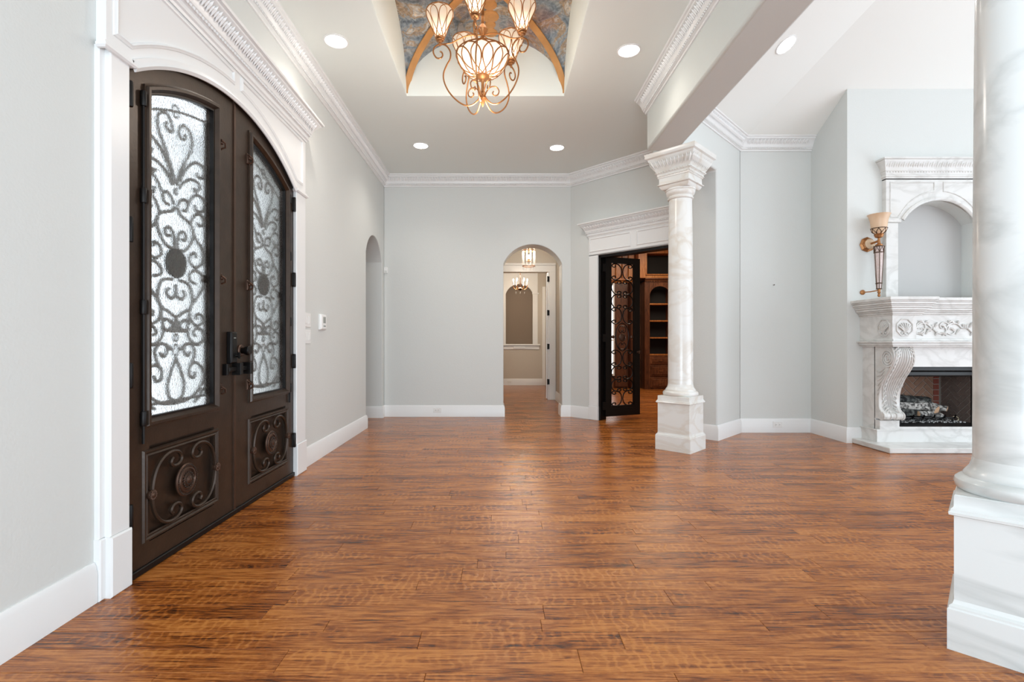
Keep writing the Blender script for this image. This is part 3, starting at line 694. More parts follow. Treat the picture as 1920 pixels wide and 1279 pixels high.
    for z in (.74, 1.27, 1.80, 2.26): mb.lathe([(.012, -.035), (.014, -.03), (.014, .03), (.012, .035)], (-1.688, h0, z), 10)
    mb.build('hinge_rod', BLACK, d)
    for z in (.82, 1.49, 2.31 if m > 0 else 2.34):
        mb = MB().cham(DX, l0 - .016, l0 + .016, z - .035, z + .035, 0, .012, .004)
        mb.tube([(-1.688, l0 - .012, z + .022), (-1.672, l0 - .016, z + .012), (-1.662, l0, z), (-1.668, l0 + .012, z - .02), (-1.686, l0 + .006, z - .03)], .006, 6)
        mb.lathe([(.010, 0), (.013, .008), (.008, .016)], (-1.69, l0, z + .004), 10, (1, 0, 0))
        mb.build('latch', RUB, d)
    # recessed lower panel with scrolls
    zp0, zp1 = .14, .585; pc = (p0 + p1) / 2; zc = (zp0 + zp1) / 2
    MB().sweep([(0, -.001), (.006, .010), (.014, .010), (.022, .003), (.030, .007), (.036, .003), (.036, -.001)], [DX(a, b, 0) for a, b in ((p0, zp0), (p1, zp0), (p1, zp1), (p0, zp1))], (1, 0, 0), closed=True).build('panel_moulding', IRON, d, smooth=25)
    mb = MB()
    w = (p1 - p0) / 2 - .052
    for sg in (1, -1):
        q = scroll(pc - w if sg > 0 else pc + w, pc - .045 if sg > 0 else pc + .045, zp0 + .045, zp1 - .045)
        mb.tube([DX(a, b, .010) for a, b in q], .009, 6, flat=1.3, nrm=(1, 0, 0))
    mb.build('scrollwork', IRON, d, smooth=50)
    ro = MB().lathe([(.085, 0), (.088, .008), (.082, .014), (.070, .012), (.066, .018), (.058, .020), (.054, .012), (.03, .016), (.012, .028), (.001, .03)], DX(pc, zc, .004), 32, (1, 0, 0)).build('rosette', RUB, d)
    mb = MB()
    for k in range(44):
        a = 2 * pi * k / 44; mb.ball(DX(pc + .078 * cos(a), zc + .078 * sin(a), .018), .006, .0045, .0045, 6, 3)
    for k in range(16):
        a = 2 * pi * k / 16; mb.ball(DX(pc + .04 * cos(a), zc + .04 * sin(a), .020), .008, .006, .006, 6, 3)
        mb.ball(DX(pc + .024 * cos(a + .2), zc + .024 * sin(a + .2), .024), .006, .004, .004, 6, 3)
    mb.build('beading', IRON, ro, kind='stuff')
    for yy in (p0 + .045, p1 - .045):
        mb = MB()
        for k in range(12):
            a = 2 * pi * k / 12; mb.ball(DX(yy + .019 * cos(a), zc + .019 * sin(a), .024), .006, .007, .007, 6, 3)
        mb.lathe([(.022, 0), (.024, .016), (.012, .026), (.001, .03)], DX(yy, zc, .002), 14, (1, 0, 0))
        mb.build('small_rosette', RUB, d)
    # door hinges on the jamb
    for z in (2.24, 1.62, .95, .30):
        hy = lo - .006 if m > 0 else hi + .006
        MB().cham(DX, hy - .02, hy + .02, z - .05, z + .05, -.01, .010, .003).lathe([(.011, -.058), (.013, -.052), (.013, .052), (.011, .058)], (-1.688, hy, z), 10).build('hinge', BLACK, d)
    return d
dl = leaf('door_1', 2.262, 3.154, 1, 'near leaf of the dark bronze iron double entry doors, beside the left wall')
dr = leaf('door_2', 4.058, 3.166, -1, 'far leaf of the dark bronze iron double entry doors, beside the light switches')
MB().box(DX, 3.150, 3.170, .035, 2.655, -.01, .008).build('astragal', RUB, dr, smooth=0)
o = MB(); ain = seg_arch(2.24, 4.08, 2.386, 2.68, 40); aou = [(a + (.014 if a < 3.16 else -.014) * abs(a - 3.16) / .92, b - .014) for a, b in ain]
o.prism(ain + aou[::-1], DX, -.07, -.002); o.box(DX, 2.24, 2.262, .0, 2.39, -.07, -.002); o.box(DX, 4.058, 4.08, 0, 2.39, -.07, -.002)
o.build('door_jamb_frame', BLACK, sur, smooth=20)
MB().cham(DX, 2.24, 4.08, .002, .034, -.12, .012, .004).build('threshold', BLACK, sur)
lk = thing('keypad_deadbolt', (-1.69, 3.10, 1.0), 'black electronic keypad deadbolt on the near iron door leaf', 'lock')
MB().cham(DX, 3.075, 3.145, .97, 1.17, 0, .035, .008).build('lock_body', BLACK, lk, bevel=.004)
MB().box(DX, 3.095, 3.118, 1.128, 1.134, .035, .037).build('indicator', GREYP, lk, smooth=0)
MB().lathe([(.012, 0), (.010, .02)], DX(3.125, 1.02, .033), 10, (1, 0, 0)).box(DX, 3.12, 3.13, 1.0, 1.04, .045, .06).build('thumb_turn', BLACK, lk)
kn = thing('round_deadbolt', (-1.69, 3.235, 1.03), 'round bronze deadbolt on the far iron door leaf', 'lock')
MB().lathe([(.038, 0), (.040, .008), (.032, .014), (.030, .014)], DX(3.235, 1.05, 0), 22, (1, 0, 0)).build('escutcheon', RUB, kn)
MB().lathe([(.020, .012), (.022, .03), (.031, .045), (.031, .062), (.026, .068), (.001, .069)], DX(3.235, 1.05, 0), 20, (1, 0, 0)).build('knob', BLACK, kn)
bo = thing('door_bolt', (-1.69, 3.17, .9), 'black iron slide bolt across the meeting of the double doors', 'bolt')
MB().cham(DX, 3.03, 3.055, .90, .97, 0, .03, .004).build('bolt_end', BLACK, bo)
MB().cham(DX, 3.05, 3.29, .92, .948, .012, .034, .004).build('bolt_bar', BLACK, bo)
MB().cham(DX, 3.14, 3.175, .895, .972, 0, .055, .004).build('bracket', BLACK, bo)
MB().cham(DX, 3.265, 3.30, .895, .972, 0, .055, .004).build('keeper', BLACK, bo)

# ------------------------------------------------------------------ study door leaf (open)
hx, hy = 1.505, 7.03; ux, uy = .922, .387
def FL(a, b, d): return (hx + a * ux + d * uy, hy + a * uy - d * ux, b)
sdl = thing('door_3', (hx, hy, .05), kind=S, label='black wrought-iron study door leaf standing open into the study')
W = .60; a0, a1 = .10, .50; z0, z1 = .20, 2.245
mb = MB().box(FL, 0, a0, .05, 2.33, -.022, .022).box(FL, a1, W, .05, 2.33, -.022, .022).box(FL, a0, a1, .05, z0, -.022, .022).box(FL, a0, a1, z1, 2.33, -.022, .022)
mb.build('frame', BLACK, sdl, smooth=0)
mb = MB(); c = (a0 + a1) / 2
mb.box(FL, c - .18, c + .18, .150, .158, .02, .026)
for zb, zt, out in ((2.01, 2.24, 1), (1.80, 2.0, 0), (1.60, 1.80, 0), (1.375, 1.61, 1), (.765, .995, 1), (.575, .765, 0), (.40, .575, 0), (.19, .41, 1)):
    for sg in (1, -1):
        if out: q = scroll(c + sg * .012, c + sg * .175, zb, zt)
        else: q = scroll(c + sg * .185, c + sg * .02, zb, zt)
        mb.tube([FL(a, b, 0) for a, b in q], .009, 5)
mb.tube([FL(c + .115 * cos(k * pi / 16), 1.185 + .20 * sin(k * pi / 16), 0) for k in range(32)], .0075, 5, closed=True)
for zz, fl_ in ((1.275, 1), (1.075, -1)):
    for sg in (1, -1):
        q = [(0, -.055), (.04, -.045), (.062, -.005), (.045, .035), (.018, .04), (.008, .018), (.022, .008)]
        mb.tube(smooth_path([FL(c + sg * u, zz + fl_ * v * -1 + .015 * fl_, 0) for u, v in q], 4), .006, 5)
mb.build('grille', BLACK, sdl, smooth=50)
MB().lathe([(.056, -.012), (.060, 0), (.050, .012), (.044, .008), (.03, .014), (.001, .02)], FL(c, 1.175, .004), 24, (uy, -ux, 0)).build('rosette', RUB, sdl)
for sg in (-1, 1): MB().lathe([(.022, -.01), (.024, .006), (.012, .016), (.001, .018)], FL(c + sg * .165, 1.185, .006), 14, (uy, -ux, 0)).build('small_rosette', RUB, sdl)
for z in (2.17, 1.17, .20): MB().box(FL, -.045, .0, z - .055, z + .055, -.02, .02).build('hinge', BLACK, sdl, smooth=0)
for sg in (1, -1): MB().lathe([(.02, .02), (.012, .026), (.010, .045), (.024, .055), (.026, .068), (.001, .076)], FL(.56, .965, 0), 14, (uy * sg, -ux * sg, 0)).build('door_knob', RUB, sdl)

# ------------------------------------------------------------------ columns
def column(cx, cy, mt, label):
    th = thing('marble_column', (cx, cy, 0), label, 'column')
    def sq(h):   # half diagonal -> plan corners, turned 45 degrees
        return [(cx - h, cy), (cx, cy - h), (cx + h, cy), (cx, cy + h)]
    def sqlathe(prof, name, m, parent, smooth=30, bevel=0):
        vs = []; fs = []
        for h, z in prof: vs += [(x, y, z) for x, y in sq(h)]
        for i in range(len(prof) - 1):
            for k in range(4): fs.append((4 * i + k, 4 * i + (k + 1) % 4, 4 * i + 4 + (k + 1) % 4, 4 * i + 4 + k))
        n = len(prof); fs += [(3, 2, 1, 0), (4 * n - 4, 4 * n - 3, 4 * n - 2, 4 * n - 1)]
        return MB().add(vs, fs).build(name, m, parent, smooth=smooth, bevel=bevel)
    r2 = sqrt(2) / 2
    sqlathe([(.262, 0), (.262, .145), (.256, .150), (.256, .156), (.250, .160), (.243, .163), (.239, .172), (.237, .178)], 'plinth', mt, th)
    sqlathe([(.237, .178), (.237, .478), (.256, .483), (.258, .492), (.250, .497), (.250, .503), (.240, .510), (.238, .515), (.237, .551), (.233, .555)], 'pedestal', mt, th)
    MB().lathe([(.165, .555), (.172, .562), (.176, .578), (.173, .592), (.160, .604), (.150, .608), (.150, .616), (.143, .626), (.133, .64), (.128, .655), (.124, .675)], (cx, cy, 0), 48).build('torus_base', mt, th)
    MB().lathe([(.124, .675), (.123, 1.5), (.119, 2.2), (.114, 2.58)], (cx, cy, 0), 48).build('shaft', mt, th, smooth=60)
    MB().lathe([(.114, 2.58), (.126, 2.586), (.130, 2.596), (.124, 2.606), (.122, 2.616), (.136, 2.632), (.144, 2.655), (.144, 2.668), (.150, 2.672), (.150, 2.69)], (cx, cy, 0), 48).build('necking', mt, th)
    cp = sqlathe([(.19, 2.685), (.20, 2.69), (.215, 2.705), (.222, 2.722), (.245, 2.728), (.247, 2.735), (.225, 2.742), (.222, 2.80), (.236, 2.806), (.238, 2.815), (.250, 2.823), (.242, 2.832), (.242, 2.842), (.262, 2.85), (.262, 2.862), (.252, 2.868), (.272, 2.885), (.300, 2.93), (.332, 2.975), (.340, 2.985), (.345, 2.995), (.372, 3.005), (.374, 3.04), (.378, 3.048), (.378, 3.05)], 'capital', mt, th)
    segs = []
    for k in range(4):
        A = Vector((cx, cy, 0)); P = sq(.235); a, b = Vector((*P[(k + 1) % 4], 0)), Vector((*P[k], 0)); segs.append((a, b))
    # carved egg band and bead row on the flaring cove
    mb = MB()
    for k in range(4):
        P0, Q0 = Vector((*sq(.275)[k], 2.885)), Vector((*sq(.275)[(k + 1) % 4], 2.885)); P1, Q1 = Vector((*sq(.335)[k], 2.975)), Vector((*sq(.335)[(k + 1) % 4], 2.975))
        nn = ((P0 + Q0) / 2 - Vector((cx, cy, 2.885))).normalized(); n = 11
        for i in range(n):
            for (o, w_, h, s0, s1) in ((.5, .40, .016, 0, 1), (1.0, .22, .010, .15, .9)):
                f = (i + o) / n
                if f > .99: continue
                L0 = P0.lerp(Q0, f); L1 = P1.lerp(Q1, f); t = (Q1 - P1) / n * w_
                B0 = L0.lerp(L1, s0); B1 = L0.lerp(L1, s1); Mx = B0.lerp(B1, .65)
                mb.add([B0 + nn * .003, Mx - t, Mx + t, B1 + nn * .006, Mx + nn * h - Vector((0, 0, .006))], [(0, 1, 4), (1, 3, 4), (3, 2, 4), (2, 0, 4)])
        for (h, z, n, r) in ((.266, 2.857, 13, .0115), (.246, 2.818, 11, .008)):
            a, b = Vector((*sq(h)[k], z)), Vector((*sq(h)[(k + 1) % 4], z))
            for i in range(n):
                q = a.lerp(b, (i + .5) / n); mb.ball(q, r, r, r * .9, 6, 3)
    mb.build('egg_carving', mt, cp, kind='stuff', smooth=0, recalc=False)
    return th
column(1.873, 1.775, MARB2, 'big grey-veined white marble column cut off by the right edge of the photo')
column(1.885, 5.13, MARB, 'cream marble column with carved square capital beside the study doorway')

# ------------------------------------------------------------------ fireplace surround
fp = thing('marble_fireplace', (4.79, 5.2, 0), 'carved white marble fireplace with scroll brackets and mantel shelf', 'fireplace')
Q = lambda x: 9.58 - x      # mirror about the centre line x = 4.79
X0 = 3.985
mb = MB().prism([(3.87, 5.43), (3.87, 4.89), (Q(3.87), 4.89), (Q(3.87), 5.43)], lambda a, b, d: (a, b, d), 0.001, .056)
mb.build('hearth_slab', MARBF, fp, bevel=.008)
mb = MB().box(F0, X0 - .01, Q(X0) + .01, 5.19, 5.43, .056, .18); mb.box(F0, X0 + .23, Q(X0) - .23, 5.20, 5.43, .18, .215)
mb.sweep([(0, 0), (.008, .0), (.008, .006), (0, .012)], [(X0 - .01, 5.43, .178), (X0 - .01, 5.19, .178), (Q(X0) + .01, 5.19, .178), (Q(X0) + .01, 5.43, .178)][::-1])
mb.build('plinth', MARBF, fp, smooth=25)
for s_, nm in ((0, 'l'), (1, 'r')):
    f = (lambda x: x) if not s_ else Q
    xa, xb = sorted((f(X0 + .015), f(X0 + .225)))
    MB().box(F0, xa, xb, 5.25, 5.43, .18, 1.06).build('pilaster', MARBF, fp, smooth=0)
    MB().cham(FY(5.25), xa, xb, .18, .285, -.01, .065, .004).build('console_block', MARBF, fp)
    # S-shaped console: front profile in (y, z)
    prof = smooth_path([(5.16, .30, 0), (5.135, .335, 0), (5.15, .37, 0), (5.185, .42, 0), (5.19, .52, 0), (5.17, .62, 0), (5.12, .72, 0), (5.05, .82, 0), (5.005, .90, 0), (4.99, .97, 0), (5.005, 1.03, 0), (5.03, 1.06, 0)], 4)
    pl = [(p[0], p[1]) for p in prof]
    body = [(5.26, .30)] + pl + [(5.26, 1.06)]
    co = MB().prism(body, lambda a, b, d: (d, a, b), xa, xb).build('console', MARBF, fp, smooth=40)
    mb = MB()
    # acanthus ribs fanning down the front of the scroll
    for k in range(-4, 5):
        pts = []
        for i, (yy, zz) in enumerate(pl[8:]):
            t = i / (len(pl) - 9); w = .018 + .075 * (sin(t * 2.9) ** 1 if t < 1 else 0) * .9 + .02 * t
            pts.append(((xa + xb) / 2 + k / 4 * w * 1.05, yy - .004, zz))
        mb.tube(pts, .0065, 5, taper=lambda t: .6 + .7 * t)
    for i in range(8, len(pl) - 4, 2):   # leaf lobes along both edges
        for sg in (-1, 1):
            yy, zz = pl[i]; x = (xa + xb) / 2 + sg * (.05 + .04 * i / len(pl))
            mb.tube([(x - sg * .03, yy - .004, zz + .03), (x, yy - .010, zz + .012), (x + sg * .010, yy - .004, zz - .012)], .007, 5)
    mb.build('acanthus_leaf', MARBF, co, smooth=60, kind='stuff')
    mb = MB()
    for xs in (xa, xb):
        mb.tube([(xs, p[0] + .006, p[1]) for p in prof[3:]], .008, 6)
        q = [(xs - .002, 5.078 + (.085 - .0014 * i) * cos(-2.2 + i * .36), .945 + (.095 - .0015 * i) * sin(-2.2 + i * .36)) for i in range(56)]
        mb.tube(q, .0095, 6)
        for i in range(6): mb.tube(smooth_path([(xs, 5.12 + .02 * i * .3, .84 - i * .035), (xs - .003, 5.17, .80 - i * .035), (xs, 5.215, .80 - i * .05)], 3), .008, 5)
    mb.build('volute', MARBF, co, smooth=60)
    mb = MB()
    for i, (u, r) in enumerate(((0, .048), (.03, .040), (.075, .044), (.105, .036), (.135, .044), (.18, .040), (.21, .048))):
        mb.lathe([(r * .9, -.006), (r, 0), (r * .9, .006)], (xa + u, 5.16, .335), 18, (1, 0, 0))
    mb.lathe([(.034, 0), (.04, .05), (.034, .075), (.034, .105), (.034, .135), (.04, .16), (.034, .21)], (xa, 5.16, .335), 18, (1, 0, 0))
    mb.build('scroll_roll', MARBF, co)
    MB().box(F0, *sorted((f(X0 - .015), f(X0 + .225))), 4.98, 5.43, 1.13, 1.385).build('frieze_block', MARBF, fp, smooth=0)
    # octagonal shell crest on the block
    cxx = (f(X0 - .015) + f(X0 + .225)) / 2
    def crest(F, cx_, parent):
        mb = MB(); oc = [(.085 * cos(pi / 8 + k * pi / 4), 1.255 + .09 * sin(pi / 8 + k * pi / 4)) for k in range(8)]
        mb.tube([F(cx_ + a, b, .003) for a, b in oc], .007, 5, closed=True)
        for k in range(-3, 4):
            a = k * .36; mb.tube(smooth_path([F(cx_, 1.205, .006), F(cx_ + sin(a) * .04, 1.23 + cos(a) * .03, .014), F(cx_ + sin(a) * .066, 1.235 + cos(a) * .068, .004)], 3), .009, 5, taper=lambda t: .5 + t * .6)
        for sg in (-1, 1): mb.tube([F(cx_ + sg * (.018 + .016 * cos(i * .6)), 1.195 + .014 * sin(i * .6), .006) for i in range(10)], .006, 5)
        mb.build('shell_carving', MARBF, parent, smooth=60)
    crest(FY(4.98), cxx, fp)
    if not s_: crest(lambda a, b, d: (X0 - .015 - d, a, b), 5.09, fp)
MB().box(F0, X0 + .2, Q(X0) - .2, 5.08, 5.43, 1.13, 1.385).build('frieze', MARBF, fp, smooth=0)
MB().box(F0, X0 + .2, Q(X0) - .2, 5.15, 5.43, .85, 1.06).build('lintel', MARBF, fp, smooth=0)
# vine scroll carving along the frieze
mb = MB(); FF = FY(5.08)
def vine(x, sg):
    for dx, w, h, fl_ in ((0.0, .15, .12, 0),):
        q = [(0, 0), (.05, -.045), (.11, -.05), (.16, -.01), (.155, .045), (.11, .062), (.075, .035), (.085, .0), (.115, .005)]
        mb.tube(smooth_path([FF(x + sg * a, 1.25 + b * sg * 1.0, .004) for a, b in q], 4), .009, 6, taper=lambda t: 1.2 - .5 * t)
    for a, b, c_, d_ in ((.02, .01, .06, .06), (.08, -.05, .14, -.075), (.17, .0, .22, -.03), (.16, .05, .20, .075), (.05, -.04, .03, -.075)):
        mb.tube(smooth_path([FF(x + sg * a, 1.25 + b * sg, .004), FF(x + sg * (a + c_) / 2, 1.25 + (b + d_) / 2 * sg + .012, .012), FF(x + sg * c_, 1.25 + d_ * sg, .003)], 3), .010, 5, taper=lambda t: 1.2 - .9 * abs(t - .4))
for x, sg in ((4.22, 1), (4.45, -1), (4.46, 1), (4.76, -1), (4.82, 1), (5.10, -1), (5.12, 1), (5.36, -1)): vine(x, sg)
for k in range(9): mb.ball(FF(4.79 + .012 * ((k % 3) - 1) * 1.6, 1.285 - .016 * (k // 3), .008), .011, .008, .011, 6, 4)
for x in (4.45, 5.13):
    for k in range(7): mb.ball(FF(x + .018 * cos(k), 1.255 + .022 * sin(k * 1.7), .006), .011, .008, .012, 6, 4)
mb.build('vine_carving', MARBF, fp, smooth=60)
def step_path(yf, yc, xo, z):
    return [(Q(X0) + xo, 5.43, z), (Q(X0) + xo, yf, z), (Q(X0) - .24 - xo * .2, yf, z), (Q(X0) - .24 - xo * .2, yc, z), (X0 + .24 + xo * .2, yc, z), (X0 + .24 + xo * .2, yf, z), (X0 - xo, yf, z), (X0 - xo, 5.43, z)][::-1]
def plat(xo, yf, yc, z0, z1, mb, k=.24):
    P = [(X0 - xo, 5.43), (X0 - xo, yf), (X0 + k, yf), (X0 + k, yc), (Q(X0) - k, yc), (Q(X0) - k, yf), (Q(X0) + xo, yf), (Q(X0) + xo, 5.43)]
    mb.prism(P, F0, z0, z1)
mb = MB()
for xo, yf, z0_, z1_ in ((.02, 4.97, 1.06, 1.075), (.035, 4.955, 1.075, 1.10), (.055, 4.935, 1.10, 1.118), (.02, 4.965, 1.118, 1.14)): plat(xo, yf, yf + .09, z0_, z1_, mb, .25 + xo)
mb.build('lower_moulding', MARBF, fp, smooth=0, bevel=.004)
mb = MB()
for xo, yf, z0_, z1_ in ((.025, 4.965, 1.38, 1.395), (.035, 4.955, 1.395, 1.415), (.05, 4.94, 1.415, 1.43), (.065, 4.925, 1.43, 1.455), (.078, 4.912, 1.455, 1.475), (.088, 4.902, 1.475, 1.49), (.10, 4.89, 1.49, 1.515), (.112, 4.88, 1.515, 1.528), (.118, 4.874, 1.528, 1.56)): plat(xo, yf, yf + .11, z0_, z1_, mb, .25 + xo)
mb.build('mantel_shelf', MARBF, fp, smooth=0, bevel=.005)

# overmantel
om = thing('marble_overmantel', (4.79, 5.40, 1.56), 'white marble arched overmantel with carved cornice above the mantel shelf', 'overmantel')
OY = FY(5.43)
for xa, xb in ((4.215, 4.35), (Q(4.35), Q(4.215))):
    MB().cham(OY, xa, xb, 1.561, 2.41, -.0, .055, .004).build('pilaster', MARBF, om)
    MB().cham(OY, xa - .005, xb + .025, 2.41, 2.45, 0, .068, .005).build('impost', MARBF, om)
arI = seg_arch(4.375, Q(4.375), 2.45, 2.69, 30)
MB().prism([(4.215, 2.45)] + arI + [(Q(4.215), 2.45), (Q(4.215), 2.9), (4.215, 2.9)], OY, 0, .055).build('arched_panel', MARBF, om, smooth=20)
MB().sweep([(0, 0), (0, .014), (.02, .02), (.034, .014), (.04, .006), (.04, 0)], [OY(a, b, .055) for a, b in arI][::-1], (0, -1, 0)).build('arch_moulding', MARBF, om)
for a0_, a1_ in ((4.27, 4.73), (Q(4.73), Q(4.27))):
    low = [(a, b + .075) for a, b in seg_arch(4.375, Q(4.375), 2.45, 2.69, 60) if a0_ + .09 < a < a1_] if a0_ < 4.7 else [(a, b + .075) for a, b in seg_arch(4.375, Q(4.375), 2.45, 2.69, 60) if a0_ < a < a1_ - .09]
    if a0_ < 4.7: P = [(a0_, 2.84), (a0_, 2.48), (a0_ + .07, 2.48)] + low + [(a1_, low[-1][1]), (a1_, 2.84)]
    else: P = [(a0_, 2.84), (a0_, low[0][1])] + low + [(a1_ - .07, 2.48), (a1_, 2.48), (a1_, 2.84)]
    MB().sweep([(0, -.001), (.005, .007), (.012, .007), (.017, .001), (.017, -.001)], [OY(a, b, .055) for a, b in P][::-1], (0, -1, 0), closed=True).build('panel_moulding', MARBF, om, smooth=25)
pth = [(Q(4.215), 5.43, 3.10), (Q(4.215), 5.375, 3.10), (4.215, 5.375, 3.10), (4.215, 5.43, 3.10)]
CR3 = [(a * .62, b * 1.05) for a, b in DCR]
o = MB().sweep(CR3, pth).build('cornice', MARBF, om, smooth=30)
relief([((Q(4.2), 5.38), (4.2, 5.38))], 3.10, 1.0, lo=(.03, -.11), hi=(.055, -.04), step=.05, bead=(.022, -.142), bstep=.03).build('leaf_carving', MARBF, o, smooth=0, kind='stuff', recalc=False)
MB().box(F0, 4.215, Q(4.215), 5.375, 5.43, 2.88, 3.09).build('cornice_core', MARBF, om, smooth=0)

# ------------------------------------------------------------------ firebox
fb = thing('firebox', (4.79, 5.45, .2), 'black metal firebox lined with herringbone firebrick', 'firebox')
bx0, bx1, by0, by1, bz0, bz1 = 4.36, 5.215, 5.44, 5.84, .215, .80
MB().box(F0, 4.20, 5.38, 5.30, 5.46, .80, .875).box(F0, 4.20, 4.36, 5.36, 5.46, .2, .82).box(F0, 5.215, 5.38, 5.36, 5.46, .2, .82).box(F0, 4.2, 5.38, 5.21, 5.46, .19, .218).build('metal_frame', SOOT, fb, smooth=0, bevel=.004)
MB().cham(FY(5.36), 4.20, 5.38, .735, .80, -.03, .03, .012).build('hood', SOOT, fb, bevel=.006)
MB().box(F0, bx0 - .02, bx1 + .02, by0, by1 + .02, bz0 - .02, bz0).build('firebox_floor', SOOT, fb, smooth=0)
MB().box(F0, bx0 - .02, bx1 + .02, by0, by1 + .02, .85, .87).build('firebox_top', SOOT, fb, smooth=0)
MB().box(F0, bx0, bx1, by1 + .006, by1 + .03, bz0, .86).box(F0, bx0 - .03, bx0 - .006, by0, by1, bz0, .86).box(F0, bx1 + .006, bx1 + .03, by0, by1, bz0, .86).build('mortar_backing', MORT, fb, smooth=0)
def clip(poly, a0, a1, b0, b1):
    for (ax, lim, sg) in ((0, a0, 1), (0, a1, -1), (1, b0, 1), (1, b1, -1)):
        o = []
        for i in range(len(poly)):
            p, q = poly[i - 1], poly[i]; pi_, qi = sg * (p[ax] - lim) >= 0, sg * (q[ax] - lim) >= 0
            if pi_ != qi:
                t = (lim - p[ax]) / (q[ax] - p[ax]); o.append((p[0] + (q[0] - p[0]) * t, p[1] + (q[1] - p[1]) * t))
            if qi: o.append(q)
        poly = o
        if len(poly) < 3: return []
    return poly
def parea(p): return abs(sum(p[i - 1][0] * p[i][1] - p[i][0] * p[i - 1][1] for i in range(len(p)))) / 2
def herring(F, A0, A1, B0, B1, mt, off):
    L_, w, g = .168, .056, .0045
    e1 = (C, C); e2 = (-C, C)
    for i in range(-14, 15):
        for j in range(-14, 15):
            # classic 3:1 herringbone lattice
            for kind in (0, 1):
                ox = i * w * 1 + j * L_ * 1; 
                u = i * w + j * L_ * 1.0; v = i * w - j * L_ * 1.0
                if kind == 0: r = (u, v, u + L_, v + w)
                else: r = (u - 0.0, v + w, u + w, v + w + L_)
                r = (r[0] + g, r[1] + g, r[2] - g, r[3] - g)
                P = [(r[0], r[1]), (r[2], r[1]), (r[2], r[3]), (r[0], r[3])]
                P = [(off[0] + a * e1[0] + b * e2[0], off[1] + a * e1[1] + b * e2[1]) for a, b in P]
                P = clip(P, A0, A1, B0, B1)
                if P and parea(P) > 2e-4: MB().prism(P, F, -.008, R.uniform(0, .003)).build('brick', mt, fb, smooth=0)
herring(FY(by1), bx0, 5.135, bz0, .80, BRICKM, (4.70, .5))
herring(lambda a, b, d: (bx1 - d, a, b), by0 + .02, by1 - .02, bz0, .80, BRICKG, (5.62, .45))
for k in range(9):
    z = bz0 + .066 * k
    MB().cham(FY(by1), 5.143, 5.205, z + .003, z + .062, -.01, .003, .002).build('brick', BRICKR, fb, smooth=0)
    MB().cham(lambda a, b, d: (bx1 - d, a, b), by1 - .07 - .0, by1 - .004, z + .003, z + .062, -.01, .004, .002).build('brick', BRICKG, fb, smooth=0) if False else None
def log(p, q, r, mt, label, cut=True, name='fireplace_log'):
    p, q = Vector(p), Vector(q); A = (q - p).normalized(); U = A.orthogonal().normalized(); Wv = A.cross(U); n = 14; m_ = 12; vs = []; fs = []
    sd = R.random() * 10
    for i in range(m_ + 1):
        t = i / m_; c_ = p.lerp(q, t) + U * .006 * sin(t * 5 + sd)
        for k in range(n):
            a = 2 * pi * k / n; rr = r * (1 + .10 * sin(3 * a + sd + t * 2) + .10 * R.uniform(-1, 1)) * (1 - .12 * (abs(t - .5) * 2) ** 4)
            vs.append(c_ + U * rr * cos(a) + Wv * rr * sin(a))
    for i in range(m_):
        for k in range(n): fs.append((i * n + k, i * n + (k + 1) % n, (i + 1) * n + (k + 1) % n, (i + 1) * n + k))
    th = thing(name, p.lerp(q, .5) - Vector((0, 0, r)), label, 'log', 'ceramic logs in the firebox')
    MB().add(vs, fs).build('bark', mt, th, smooth=60)
    for e, sg in ((p, -1), (q, 1)):
        k0 = 0 if sg < 0 else m_ * n
        MB().add([vs[k0 + k] + A * sg * .0005 for k in range(n)] + [e + A * sg * .006], [(k, (k + 1) % n, n) for k in range(n)]).build('cut_end', LOGC if cut else mt, th, smooth=0)
log((4.36, 5.62, .40), (4.84, 5.54, .385), .042, LOGG, 'long pale grey log lying left across the top of the fire')
log((4.52, 5.68, .44), (4.98, 5.74, .43), .055, LOGD, 'charred black log at the back of the firebox')
log((4.88, 5.50, .345), (4.78, 5.72, .42), .052, LOGG, 'short grey log pointing forward with a tan cut end')
log((5.03, 5.54, .355), (4.90, 5.70, .40), .034, LOGG, 'smaller log at the right with a cream cut end')
log((4.36, 5.56, .32), (4.74, 5.52, .305), .040, LOGD, 'dark log lying low on the left of the grate')
log((4.66, 5.49, .315), (4.96, 5.53, .285), .030, LOGG, 'split whitish log resting low in the middle of the grate')
log((4.42, 5.5, .42), (4.50, 5.64, .45), .030, LOGG, 'stubby log end sticking up at the far left')
gt_ = thing('fire_grate', (4.75, 5.52, .22), 'black iron log grate with upturned bars', 'grate')
mb = MB()
for z, yy in ((.272, 5.465), (.262, 5.62)): mb.box(F0, 4.42, 5.06, yy - .006, yy + .006, z - .006, z + .006)
mb.build('cross_bar', BLACK, gt_, smooth=0)
for k in range(6):
    x = 4.46 + k * .115
    MB().tube([(x, 5.70, .262), (x, 5.48, .262), (x, 5.45, .275), (x - .004, 5.437, .305)], .008, 5).build('bar', BLACK, gt_)
for x in (4.45, 5.03):
    for yy in (5.47, 5.62): MB().box(F0, x - .006, x + .006, yy - .006, yy + .006, .216, .266).build('leg', BLACK, gt_, smooth=0)
mb = MB()
for k in range(420):
    x, yy, r = R.uniform(4.4, 5.16), R.uniform(5.45, 5.74), R.uniform(.005, .013); mb.ball((x, yy, .216 + r * .6), r * R.uniform(.8, 1.6), r, r * .7, 5, 3)
tag(mb.build('ash_bed', EMB, smooth=0, recalc=False), 'bed of grey ash and ember lumps under the grate', 'ash', kind='stuff')
gk = thing('gas_key_ring', (5.14, 5.53, .218), 'small pale ring lying in the right corner of the firebox', 'ring')
